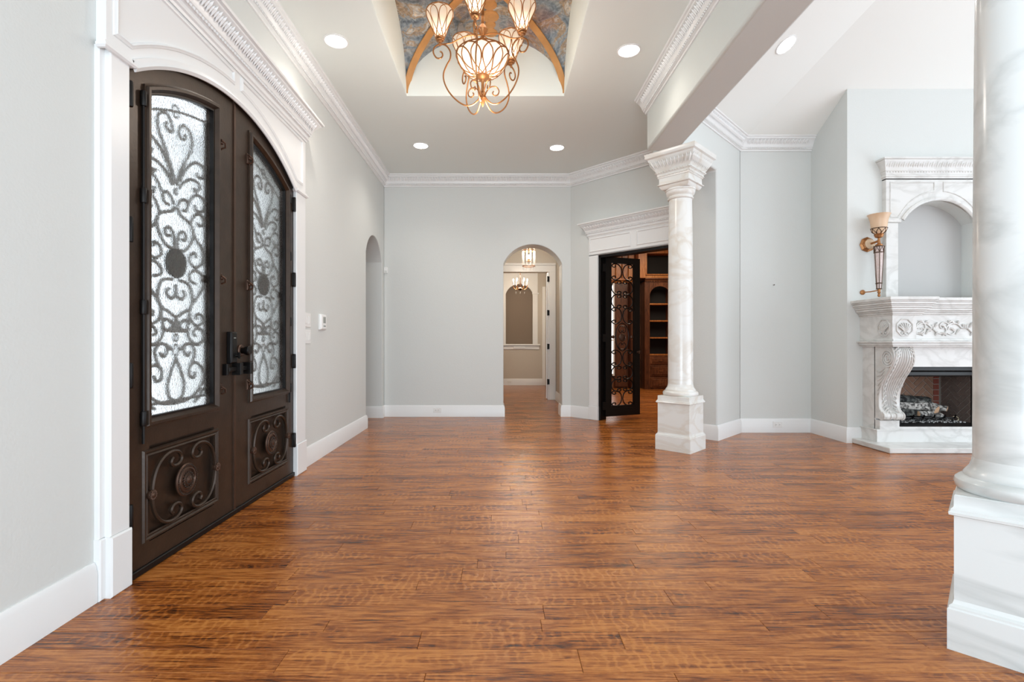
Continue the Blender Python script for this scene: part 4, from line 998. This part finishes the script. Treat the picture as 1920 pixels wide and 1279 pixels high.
MB().tube([(5.13 + .026 * cos(k * pi / 10), 5.55 - .012 * cos(k * pi / 10) , .245 + .026 * sin(k * pi / 10)) for k in range(20)], .007, 6, closed=True).build('ring_loop', simple('pale_brass', rgb(190, 176, 150), .4, metal=.5), gk)
# ------------------------------------------------------------------ chandelier
CX, CY = -.14, 4.18
ch = thing('chandelier', (CX, CY, 3.10), 'gold scroll-arm chandelier with glass tulip shades hanging from the painted vault', 'chandelier')
def P(r, z, a): return (CX + r * cos(a), CY + r * sin(a), z)
MB().lathe([(.001, 3.097), (.010, 3.115), (.018, 3.14), (.018, 3.165), (.024, 3.175), (.016, 3.185), (.016, 3.20), (.022, 3.21), (.014, 3.22), (.012, 3.30), (.018, 3.32), (.030, 3.335), (.050, 3.345), (.060, 3.362), (.058, 3.372), (.03, 3.38)], (CX, CY, 0), 20).build('finial_stem', GOLD, ch)
def cage(parent, prof, c, n, r_w, name='wire_lattice'):
    """crossing petal wires laid on a lathed surface; prof: (r, z) from bottom to top"""
    mb = MB(); m = len(prof) - 1
    for k in range(n):
        for sg in (1, -1):
            pts = []
            for i in range(25):
                t = i / 24; f = t * m; j = min(int(f), m - 1); q = f - j
                r = prof[j][0] * (1 - q) + prof[j + 1][0] * q; z = prof[j][1] * (1 - q) + prof[j + 1][1] * q
                a = 2 * pi * k / n + sg * (pi / n) * sin(t * pi * 1.0) * 1.9 * (1 if t < .5 else 1)
                pts.append((c[0] + (r + .003) * cos(a), c[1] + (r + .003) * sin(a), c[2] + z))
            mb.tube(pts, r_w, 4)
    mb.build(name, GOLD, parent, kind='stuff')
BP = [(.05, 0), (.10, .012), (.145, .040), (.18, .080), (.205, .125), (.218, .165), (.222, .180)]
MB().lathe(BP, (CX, CY, 3.358), 48, cap=False, rib=lambda a, h: 1 + .012 * cos(12 * a)).build('glass_bowl', BOWLG, ch, recalc=False)
cage(ch, BP, (CX, CY, 3.358), 12, .0055)
MB().tube([(CX + .224 * cos(k * pi / 20), CY + .224 * sin(k * pi / 20), 3.54) for k in range(40)], .006, 6, closed=True).build('rim_ring', GOLD, ch)
bulbp = MB(); bulbp.ball((CX, CY, 3.45), .05, .05, .05, 12, 8); bulbp.build('bulb', FIL, ch)
MB().lathe([(.012, 3.56), (.012, 3.70), (.03, 3.72), (.045, 3.75), (.03, 3.78), (.014, 3.80), (.012, 3.95), (.03, 3.97), (.012, 3.99), (.010, 4.10), (.05, 4.125), (.075, 4.15), (.08, 4.175), (.08, 4.19)], (CX, CY, 0), 20).build('stem_and_canopy', GOLD, ch)
TP = [(.034, 0), (.046, .03), (.060, .07), (.078, .115), (.098, .155), (.112, .19), (.113, .21), (.102, .225)]
for k in range(5):
    a = -pi / 2 - .13 + k * 2 * pi / 5
    arm = [(.018, 3.20), (.04, 3.155), (.09, 3.108), (.15, 3.10), (.22, 3.135), (.285, 3.20), (.325, 3.28), (.330, 3.35), (.305, 3.42), (.275, 3.48), (.275, 3.54), (.31, 3.585), (.36, 3.59), (.405, 3.56), (.415, 3.515), (.39, 3.475), (.355, 3.475), (.338, 3.50), (.345, 3.525), (.362, 3.53)]
    mb = MB().tube(smooth_path([P(r, z, a) for r, z in arm], 4), .0065, 7)
    ao = mb.build('arm', GOLD, ch)
    MB().tube(smooth_path([P(r, z, a) for r, z in ((.36, 3.592), (.31, 3.60), (.26, 3.615), (.22, 3.64), (.15, 3.68), (.08, 3.70), (.02, 3.705))], 4), .0055, 6).build('upper_scroll', GOLD, ao)
    MB().tube(smooth_path([P(r, z, a + .63) for r, z in ((.018, 3.19), (.035, 3.235), (.07, 3.275), (.115, 3.28), (.14, 3.25), (.13, 3.215), (.10, 3.205), (.085, 3.225), (.095, 3.24))], 4), .0055, 6).build('hub_scroll', GOLD, ao)
    c = P(.36, 3.592, a)
    MB().lathe([(.006, -.015), (.012, 0), (.008, .01), (.016, .022), (.030, .026), (.034, .033), (.026, .038), (.038, .043), (.042, .052), (.036, .057)], c, 16).build('cup', GOLD, ch)
    cc = (c[0], c[1], c[2] + .052)
    sh = MB().lathe(TP, cc, 28, cap=False, rib=lambda t, h: 1 + .02 * cos(8 * t)).build('glass_shade', SHADE, ch, recalc=False)
    cage(sh, TP, cc, 8, .0036)
    MB().tube([(cc[0] + .110 * cos(q * pi / 14), cc[1] + .110 * sin(q * pi / 14), cc[2] + .225) for q in range(28)], .0035, 5, closed=True).build('rim_wire', GOLD, sh)
    MB().ball((cc[0], cc[1], cc[2] + .075), .018, .018, .034, 10, 7).build('bulb', FIL, ch)
def point(name, loc, e, col, r=.05):
    l = bpy.data.lights.new(name, 'POINT'); l.energy = e; l.color = col; l.shadow_soft_size = r
    o = bpy.data.objects.new(name, l); COL.objects.link(o); o.location = loc
point('chandelier_light', (CX, CY, 3.88), 1, (1, .84, .66), .10)
point('under_chandelier_fill', (CX, CY, 3.02), 24, (1, .92, .82), .16)  # added fill light floating below the finial, brightens the hall ceiling

# ------------------------------------------------------------------ recessed downlights
def downlight(x, y, z, label, e, nrm=(0, 0, -1), r=.085):
    th = thing('recessed_downlight', (x, y, z), label, 'light', 'recessed ceiling downlights')
    A = Vector(nrm)
    MB().lathe([(r * 1.18, -.002), (r * 1.18, .004), (r * 1.05, .007), (r, .003), (r * .98, -.002)], (x, y, z), 32, nrm, cap=False).build('trim_ring', TRIM, th)
    MB().lathe([(r, .0015), (r * .7, .003), (.001, .0035)], (x, y, z), 28, nrm, cap=False).build('lens', LAMP, th, recalc=False)
    l = bpy.data.lights.new('downlight', 'SPOT'); l.energy = e; l.color = (1, .93, .84); l.spot_size = 2.3; l.spot_blend = 1; l.shadow_soft_size = .07
    o = bpy.data.objects.new('downlight', l); COL.objects.link(o); o.location = Vector((x, y, z)) + A * .03
    o.rotation_euler = (-A).to_track_quat('Z', 'Y').to_euler()
downlight(-1.346, 4.07, ZC, 'round lit downlight in the hall ceiling near the front-door cornice, left of the vault', 26)
downlight(1.104, 4.20, ZC, 'round lit downlight in the hall ceiling between the painted vault and the beam', 17)
downlight(-.989, 6.225, ZC, 'round lit downlight in the far hall ceiling, the left one of the rear pair', 34)
downlight(.735, 6.29, ZC, 'round lit downlight in the far hall ceiling, the right one of the rear pair', 34)
nb = Vector((C * .55, -C * .55, -1)).normalized()
zb = 3.55 + .55 * ((2.77 - 4.765 + 3.10) / sqrt(2))
downlight(2.77, 4.765, zb - .002, 'lit downlight tilted in the sloping white ceiling beside the beam', 20, tuple(nb))

# ------------------------------------------------------------------ sconce on the chimney breast
sx, sy = 4.08, 5.30
sn = thing('torch_sconce', (sx, 5.43, 1.59), 'gilt torch wall sconce with an amber glass shade left of the overmantel', 'wall lamp')
MB().lathe([(.080, .001), (.084, .010), (.062, .022), (.060, .034), (.040, .044), (.001, .05)], (sx - .035, 5.43, 2.18), 8, (0, -1, 0)).build('backplate', GOLD, sn, smooth=20)
MB().lathe([(.052, .044), (.056, .05), (.05, .058), (.001, .06)], (sx - .035, 5.43, 2.18), 24, (0, -1, 0)).build('backplate_disc', simple('pale_gilt', rgb(206, 180, 150), .45, metal=.3, bump=.6, bscale=90), sn)
MB().tube([(sx - .03, 5.38, 2.18), (sx - .01, 5.33, 2.19), (sx, sy, 2.20)], .012, 8).build('bracket_arm', GOLD, sn)
MB().lathe([(.001, 1.592), (.012, 1.60), (.014, 1.615), (.008, 1.628), (.016, 1.64), (.012, 1.655), (.016, 1.68)], (sx, sy, 0), 14).build('finial', GOLD, sn)
MB().lathe([(.020, 1.68), (.026, 1.76), (.036, 1.95), (.044, 2.12), (.046, 2.14)], (sx, sy, 0), 18).build('tapered_glass_body', simple('pink_crackled_glass', rgb(214, 196, 192), .25, bump=.8, bscale=60, var=.3), sn)
mb = MB()
for k in range(6):
    a = k * pi / 3; mb.tube([(sx + r * cos(a), sy + r * sin(a), z) for r, z in ((.021, 1.68), (.027, 1.76), (.037, 1.95), (.046, 2.14))], .004, 5)
for z, r in ((1.68, .023), (1.74, .027), (2.135, .048), (2.07, .044)): mb.tube([(sx + r * cos(k * pi / 9), sy + r * sin(k * pi / 9), z) for k in range(18)], .006, 5, closed=True)
for k in range(6):
    a = k * pi / 3
    mb.tube([(sx + .046 * cos(a + u), sy + .046 * sin(a + u), z) for u, z in ((0, 2.07), (.52, 2.13), (1.04, 2.07))], .004, 4)
mb.build('wire_frame', simple('dark_gilt_wire', rgb(92, 72, 56), .4, metal=.6), sn)
MB().lathe([(.030, 2.14), (.034, 2.155), (.018, 2.165), (.012, 2.19), (.012, 2.225), (.036, 2.235), (.040, 2.25), (.046, 2.262), (.040, 2.27)], (sx, sy, 0), 20).build('gallery', GOLD, sn)
SP = [(.034, 2.268), (.058, 2.29), (.070, 2.32), (.074, 2.36), (.080, 2.41), (.092, 2.455), (.106, 2.478)]
so = MB().lathe(SP, (sx, sy, 0), 30, cap=False, rib=lambda t, h: 1 + .012 * cos(12 * t)).build('glass_shade', AMBER, sn, recalc=False)
mb = MB()
for k in range(7):
    a = 2 * pi * k / 7
    mb.tube([(sx + r * cos(a + u), sy + r * sin(a + u), z) for u, r, z in ((0, .036, 2.27), (.1, .060, 2.29), (.45, .073, 2.325))], .004, 4)
    mb.tube([(sx + r * cos(a + u), sy + r * sin(a + u), z) for u, r, z in ((0, .036, 2.27), (-.1, .060, 2.29), (-.45, .073, 2.325))], .004, 4)
mb.tube([(sx + .074 * cos(k * pi / 12), sy + .074 * sin(k * pi / 12), 2.328) for k in range(24)], .0045, 5, closed=True)
mb.build('shade_basket', simple('dark_gilt_basket', rgb(86, 66, 50), .4, metal=.6), so)
MB().tube([(sx, sy, 1.665), (sx - .05, 5.36, 1.655), (sx - .085, 5.41, 1.655)], .006, 6).lathe([(.026, 0), (.028, .01), (.018, .02), (.001, .024)], (sx - .085, 5.43, 1.655), 16, (0, -1, 0)).build('lower_bracket', GOLD, sn)
pk = thing('black_remote', (5.16, 5.50, 1.56), 'small black gadget lying on the mantel at the foot of the arched niche', 'remote')
MB().lathe([(.045, 0), (.047, .012), (.036, .026), (.001, .030)], (5.18, 5.50, 1.5605), 20).build('casing', BLACK, pk)

# ------------------------------------------------------------------ hall lantern and the small chandelier beyond
lx, ly = .50, 8.35
la = thing('hall_lantern', (lx, ly, 2.30), 'brass and glass-rod cylinder lantern hanging inside the rear arch', 'pendant light')
z0_, z1_ = 2.36, 2.75; r_ = .105
for zz in (z0_ + .04, z1_ - .09):
    MB().tube([(lx + r_ * cos(k * pi / 12), ly + r_ * sin(k * pi / 12), zz) for k in range(24)], .007, 6, closed=True).build('ring', GOLD, la)
for k in range(10):
    a = k * pi / 5; MB().lathe([(.008, z0_ - .02), (.008, z1_ - .06)], (lx + r_ * cos(a), ly + r_ * sin(a), 0), 6).build('glass_rod', CLEAR, la)
mb = MB()
for k in range(5): a = k * 2 * pi / 5; mb.tube(smooth_path([(lx + r * cos(a), ly + r * sin(a), z) for r, z in ((r_, z1_ - .09), (.085, z1_ - .04), (.045, z1_), (.01, z1_ + .01))], 3), .005, 5)
mb.tube([(lx, ly, z1_), (lx, ly, 2.94)], .006, 6); mb.lathe([(.05, 2.93), (.05, 2.95)], (lx, ly, 0), 14)
mb.build('crown_frame', GOLD, la)
for k in range(3): a = k * 2.1 + .4; MB().ball((lx + .035 * cos(a), ly + .035 * sin(a), 2.55), .014, .014, .035, 8, 6).build('candle_bulb', FIL, la)
MB().lathe([(.002, 2.47), (.05, 2.475), (.05, 2.48), (.012, 2.49), (.012, 2.52)], (lx, ly, 0), 12).build('candle_plate', GOLD, la)
point('lantern_light', (lx, ly, 2.60), 15, (1, .88, .74), .04)
kx, ky = .47, 11.0
kc = thing('crystal_chandelier', (kx, ky, 2.2), 'small dark crystal-drop chandelier with candle bulbs in the far room', 'chandelier')
MB().lathe([(.001, 2.26), (.04, 2.28), (.07, 2.31), (.03, 2.34), (.02, 2.42), (.01, 2.44), (.008, 2.94)], (kx, ky, 0), 12).build('stem', simple('dark_bronze', rgb(70, 48, 34), .4, metal=.5), kc)
for k in range(6):
    a = k * pi / 3
    MB().tube(smooth_path([(kx + r * cos(a), ky + r * sin(a), z) for r, z in ((.03, 2.33), (.09, 2.29), (.15, 2.33), (.155, 2.39))], 3), .007, 5).build('arm', GOLD, kc)
    MB().lathe([(.014, 2.39), (.014, 2.46), (.001, 2.465)], (kx + .155 * cos(a), ky + .155 * sin(a), 0), 8).build('candle', PLASTIC, kc)
    MB().ball((kx + .155 * cos(a), ky + .155 * sin(a), 2.50), .014, .014, .032, 8, 5).build('bulb', FIL, kc)
    MB().ball((kx + .11 * cos(a + .5), ky + .11 * sin(a + .5), 2.22), .010, .010, .02, 6, 4).build('crystal_drop', CLEAR, kc)
point('far_chandelier_light', (kx, ky, 2.62), 38, (1, .86, .70), .08)

# ------------------------------------------------------------------ switches, thermostat, sensor, outlets
def plate(name, y, z, w, h, label, nr):
    th = thing(name, (-1.72, y, z), label, 'switch')
    MB().cham(FX(-1.72), y - w / 2, y + w / 2, z - h / 2, z + h / 2, 0, .007, .002).build('cover_plate', PLASTIC, th)
    for k in range(nr):
        c_ = y + (k - (nr - 1) / 2) * .046
        MB().cham(FX(-1.72), c_ - .016, c_ + .016, z - .033, z + .033, .006, .011, .002).build('rocker', PLASTIC, th)
plate('light_switch', 4.405, 1.305, .165, .125, 'white three-gang light switch plate beside the front door, upper of the two', 3)
plate('light_switch', 4.405, 1.157, .165, .125, 'white three-gang light switch plate beside the front door, lower of the two', 3)
tm = thing('thermostat', (-1.72, 4.76, 1.22), 'white rounded thermostat with grey display on the left wall', 'thermostat')
MB().cham(FX(-1.72), 4.69, 4.835, 1.225, 1.375, 0, .032, .012).build('housing', PLASTIC, tm, bevel=.004)
MB().box(FX(-1.72), 4.735, 4.80, 1.29, 1.35, .031, .033).build('display', GREYP, tm, smooth=0)
for k in range(3): MB().cham(FX(-1.72), 4.74 + k * .021, 4.755 + k * .021, 1.255, 1.268, .031, .035, .001).build('button', GREYP, tm)
se = thing('motion_sensor', (-1.70, 7.34, 2.14), 'tiny white motion sensor in the far left corner', 'sensor')
MB().cham(FY(7.36), -1.718, -1.66, 2.135, 2.225, 0, .03, .008).build('housing', PLASTIC, se)
MB().box(FY(7.36), -1.708, -1.67, 2.145, 2.175, .03, .032).build('lens_window', simple('milky_lens', rgb(214, 214, 210), .3), se, smooth=0)
def outlet(F, a, z, label):
    p = F(a, z, 0); th = thing('wall_outlet', p, label, 'outlet')
    MB().cham(F, a - .058, a + .058, z - .036, z + .036, 0, .005, .002).build('cover_plate', PLASTIC, th)
    for s in (-1, 1):
        so_ = MB().cham(F, a + s * .021 - .014, a + s * .021 + .014, z - .017, z + .017, .005, .008, .002).build('socket', PLASTIC, th)
        MB().box(F, a + s * .021 - .006, a + s * .021 - .003, z - .007, z + .007, .0081, .0085).box(F, a + s * .021 + .003, a + s * .021 + .006, z - .006, z + .006, .0081, .0085).build('slots', GREYP, so_, smooth=0)
outlet(FY(7.341), (820 - 936) / 925 * 7.341, .10, 'white outlet on the rear wall skirting left of the arch')
outlet(FY(6.041), (1458 - 936) / 925 * 6.041, .10, 'white outlet on the great room skirting between column and fireplace')
outlet(FY(12.811), .27, .085, 'white outlet on the skirting of the far room below the niche')
nl = tag(MB().lathe([(.004, 0), (.004, .02), (.007, .021), (.001, .023)], (3.368, 6.06, 1.81), 8, (0, -1, 0)).build('picture_nail', RUB), 'small bare nail left in the great room wall', 'nail')

# ------------------------------------------------------------------ study
SW = 12.0
MB().box(F0, 1.35, 5.0, SW + .03, SW + .2, 0, 3.6).build('wall_study_back', WALNUT, kind='structure', smooth=0)
MB().box(F0, 1.25, 1.35, 7.7, 12.2, 0, 3.6).build('wall_study_left', WALNUT, kind='structure', smooth=0)
MB().box(F0, 4.9, 5.0, 6.3, 12.2, 0, 3.6).build('wall_study_right', WALNUT, kind='structure', smooth=0)
MB().prism([(1.25, 7.7), (1.4, 7.25), (2.6, 6.3), (5, 6.3), (5, 12.2), (1.25, 12.2)], F0, 3.5, 3.6).build('ceiling_study', CHERRY, kind='structure', smooth=0)
MB().box(F0, 4.02, 5.0, 6.2, 6.3, 0, 3.6).build('wall_study_front', WALNUT, kind='structure', smooth=0)
FB = FY(SW)
bc = thing('bookcase', (3.8, SW, 0), 'tall brown wooden bookcase with arched shelves and three drawers in the study', 'bookcase')
bxa, bxb = 3.44, 4.16; d0, d1 = -.0, .34
F3 = FY(SW - .34)
MB().box(F0, bxa, bxb, SW - .02, SW + .02, .0, 2.6).build('back_panel', DARK, bc, smooth=0)
for a, b in ((bxa, 3.56), (4.04, bxb)):
    MB().box(F0, a, b, SW - .34, SW - .02, 0, 2.55).build('side_stile', WALNUT, bc, smooth=0)
hA = arc(3.80, 2.22, .24, .22, pi, 0, 16)
MB().prism([(3.56, 2.22)] + hA + [(4.04, 2.22), (4.04, 2.55), (3.56, 2.55)], F3, -.02, 0).build('arched_head', WALNUT, bc, smooth=20)
for z in (2.02, 1.62, 1.22, .82): MB().box(F0, 3.56, 4.04, SW - .335, SW - .02, z - .015, z + .015).build('shelf', CHERRY, bc, smooth=0)
MB().box(F0, 3.54, 4.06, SW - .35, SW - .02, 0, .80).build('base_carcass', WALNUT, bc, smooth=0)
for z0, z1 in ((.60, .77), (.31, .57), (.04, .28)):
    dw = MB().cham(FY(SW - .35), 3.56, 4.04, z0, z1, 0, .02, .008).build('drawer', WALNUT, bc)
    MB().cham(FY(SW - .37), 3.60, 4.00, z0 + .035, z1 - .035, -.002, .012, .010).build('raised_panel', WALNUT, dw)
    zc = (z0 + z1) / 2; MB().tube([(3.76, SW - .38, zc), (3.765, SW - .405, zc), (3.835, SW - .405, zc), (3.84, SW - .38, zc)], .006, 6).build('handle', GOLD, dw)
MB().sweep([(0, 0), (.02, 0), (.03, .03), (.06, .05), (.06, .08), (0, .08)], [(bxb, SW - .34, 2.55), (bxa, SW - .34, 2.55)]).build('cornice', WALNUT, bc, smooth=20)
mb = MB()
for k in range(22): mb.box(F0, bxa + .01 + k * .033, bxa + .028 + k * .033, SW - .37, SW - .35, 2.545, 2.57)
mb.build('dentil_band', WALNUT, bc, smooth=0, kind='stuff')
uc_ = thing('upper_cabinet', (3.8, SW, 2.64), 'golden cherry open display cabinet above the study bookcase', 'cabinet')
for a, b, z0, z1 in ((3.30, 3.50, 2.64, 3.48), (4.12, 4.3, 2.64, 3.48)): MB().box(F0, a, b, SW - .32, SW, z0, z1).build('side_stile', CHERRY, uc_, smooth=0)
for z0, z1 in ((2.64, 2.72), (3.22, 3.48)): MB().box(F0, 3.50, 4.12, SW - .32, SW, z0, z1).build('rail', CHERRY, uc_, smooth=0)
MB().box(F0, 3.5, 4.12, SW - .03, SW + .0, 2.72, 3.22).build('back_panel', DARK, uc_, smooth=0)
MB().cham(FY(SW - .32), 3.47, 4.3, 2.70, 2.73, 0, .03, .008).build('shelf_nosing', CHERRY, uc_)
pn = thing('wall_panelling', (2.9, SW, 0), 'wooden wall panelling of the study behind the wrought-iron door', 'panelling')
for k, (a, b) in enumerate(((2.36, 2.60), (2.80, 3.12), (3.14, 3.29))):
    MB().cham(FB, a, b, .03, 2.55, -.0, .03 if k < 2 else .3, .01).build('panel', WALNUT if k < 2 else WALNUT, pn)
for k in range(6): MB().cham(FB, 2.36 + k * .155, 2.505 + k * .155, 2.66, 3.48, 0, .04, .012).build('upper_board', CHERRY, pn)
MB().sweep([(0, 0), (.03, 0), (.05, .04), (.08, .06), (.08, .10), (0, .10)], [(3.30, SW - .01, 2.56), (2.36, SW - .01, 2.56)]).build('cornice', CHERRY, pn, smooth=20)
win = thing('window_1', (2.70, SW, .3), kind='structure', label='bright narrow window of the study seen through the iron door')
MB().box(FB, 2.63, 2.77, .35, 2.5, .004, .008).build('pane', emis('bright_daylight_pane', (.95, .98, 1, 1), 1.1), win, smooth=0)
for a, b, z0, z1 in ((2.60, 2.63, .3, 2.55), (2.77, 2.80, .3, 2.55), (2.63, 2.77, .3, .35), (2.63, 2.77, 2.5, 2.55), (2.63, 2.77, 1.15, 1.18)): MB().box(FB, a, b, z0, z1, 0, .03).build('window_frame', TRIM, win, smooth=0)
area('study_light', (3.2, 9.3, 3.45), (0, 0, 0), 1.4, 2.6, 95, (1, .84, .66))
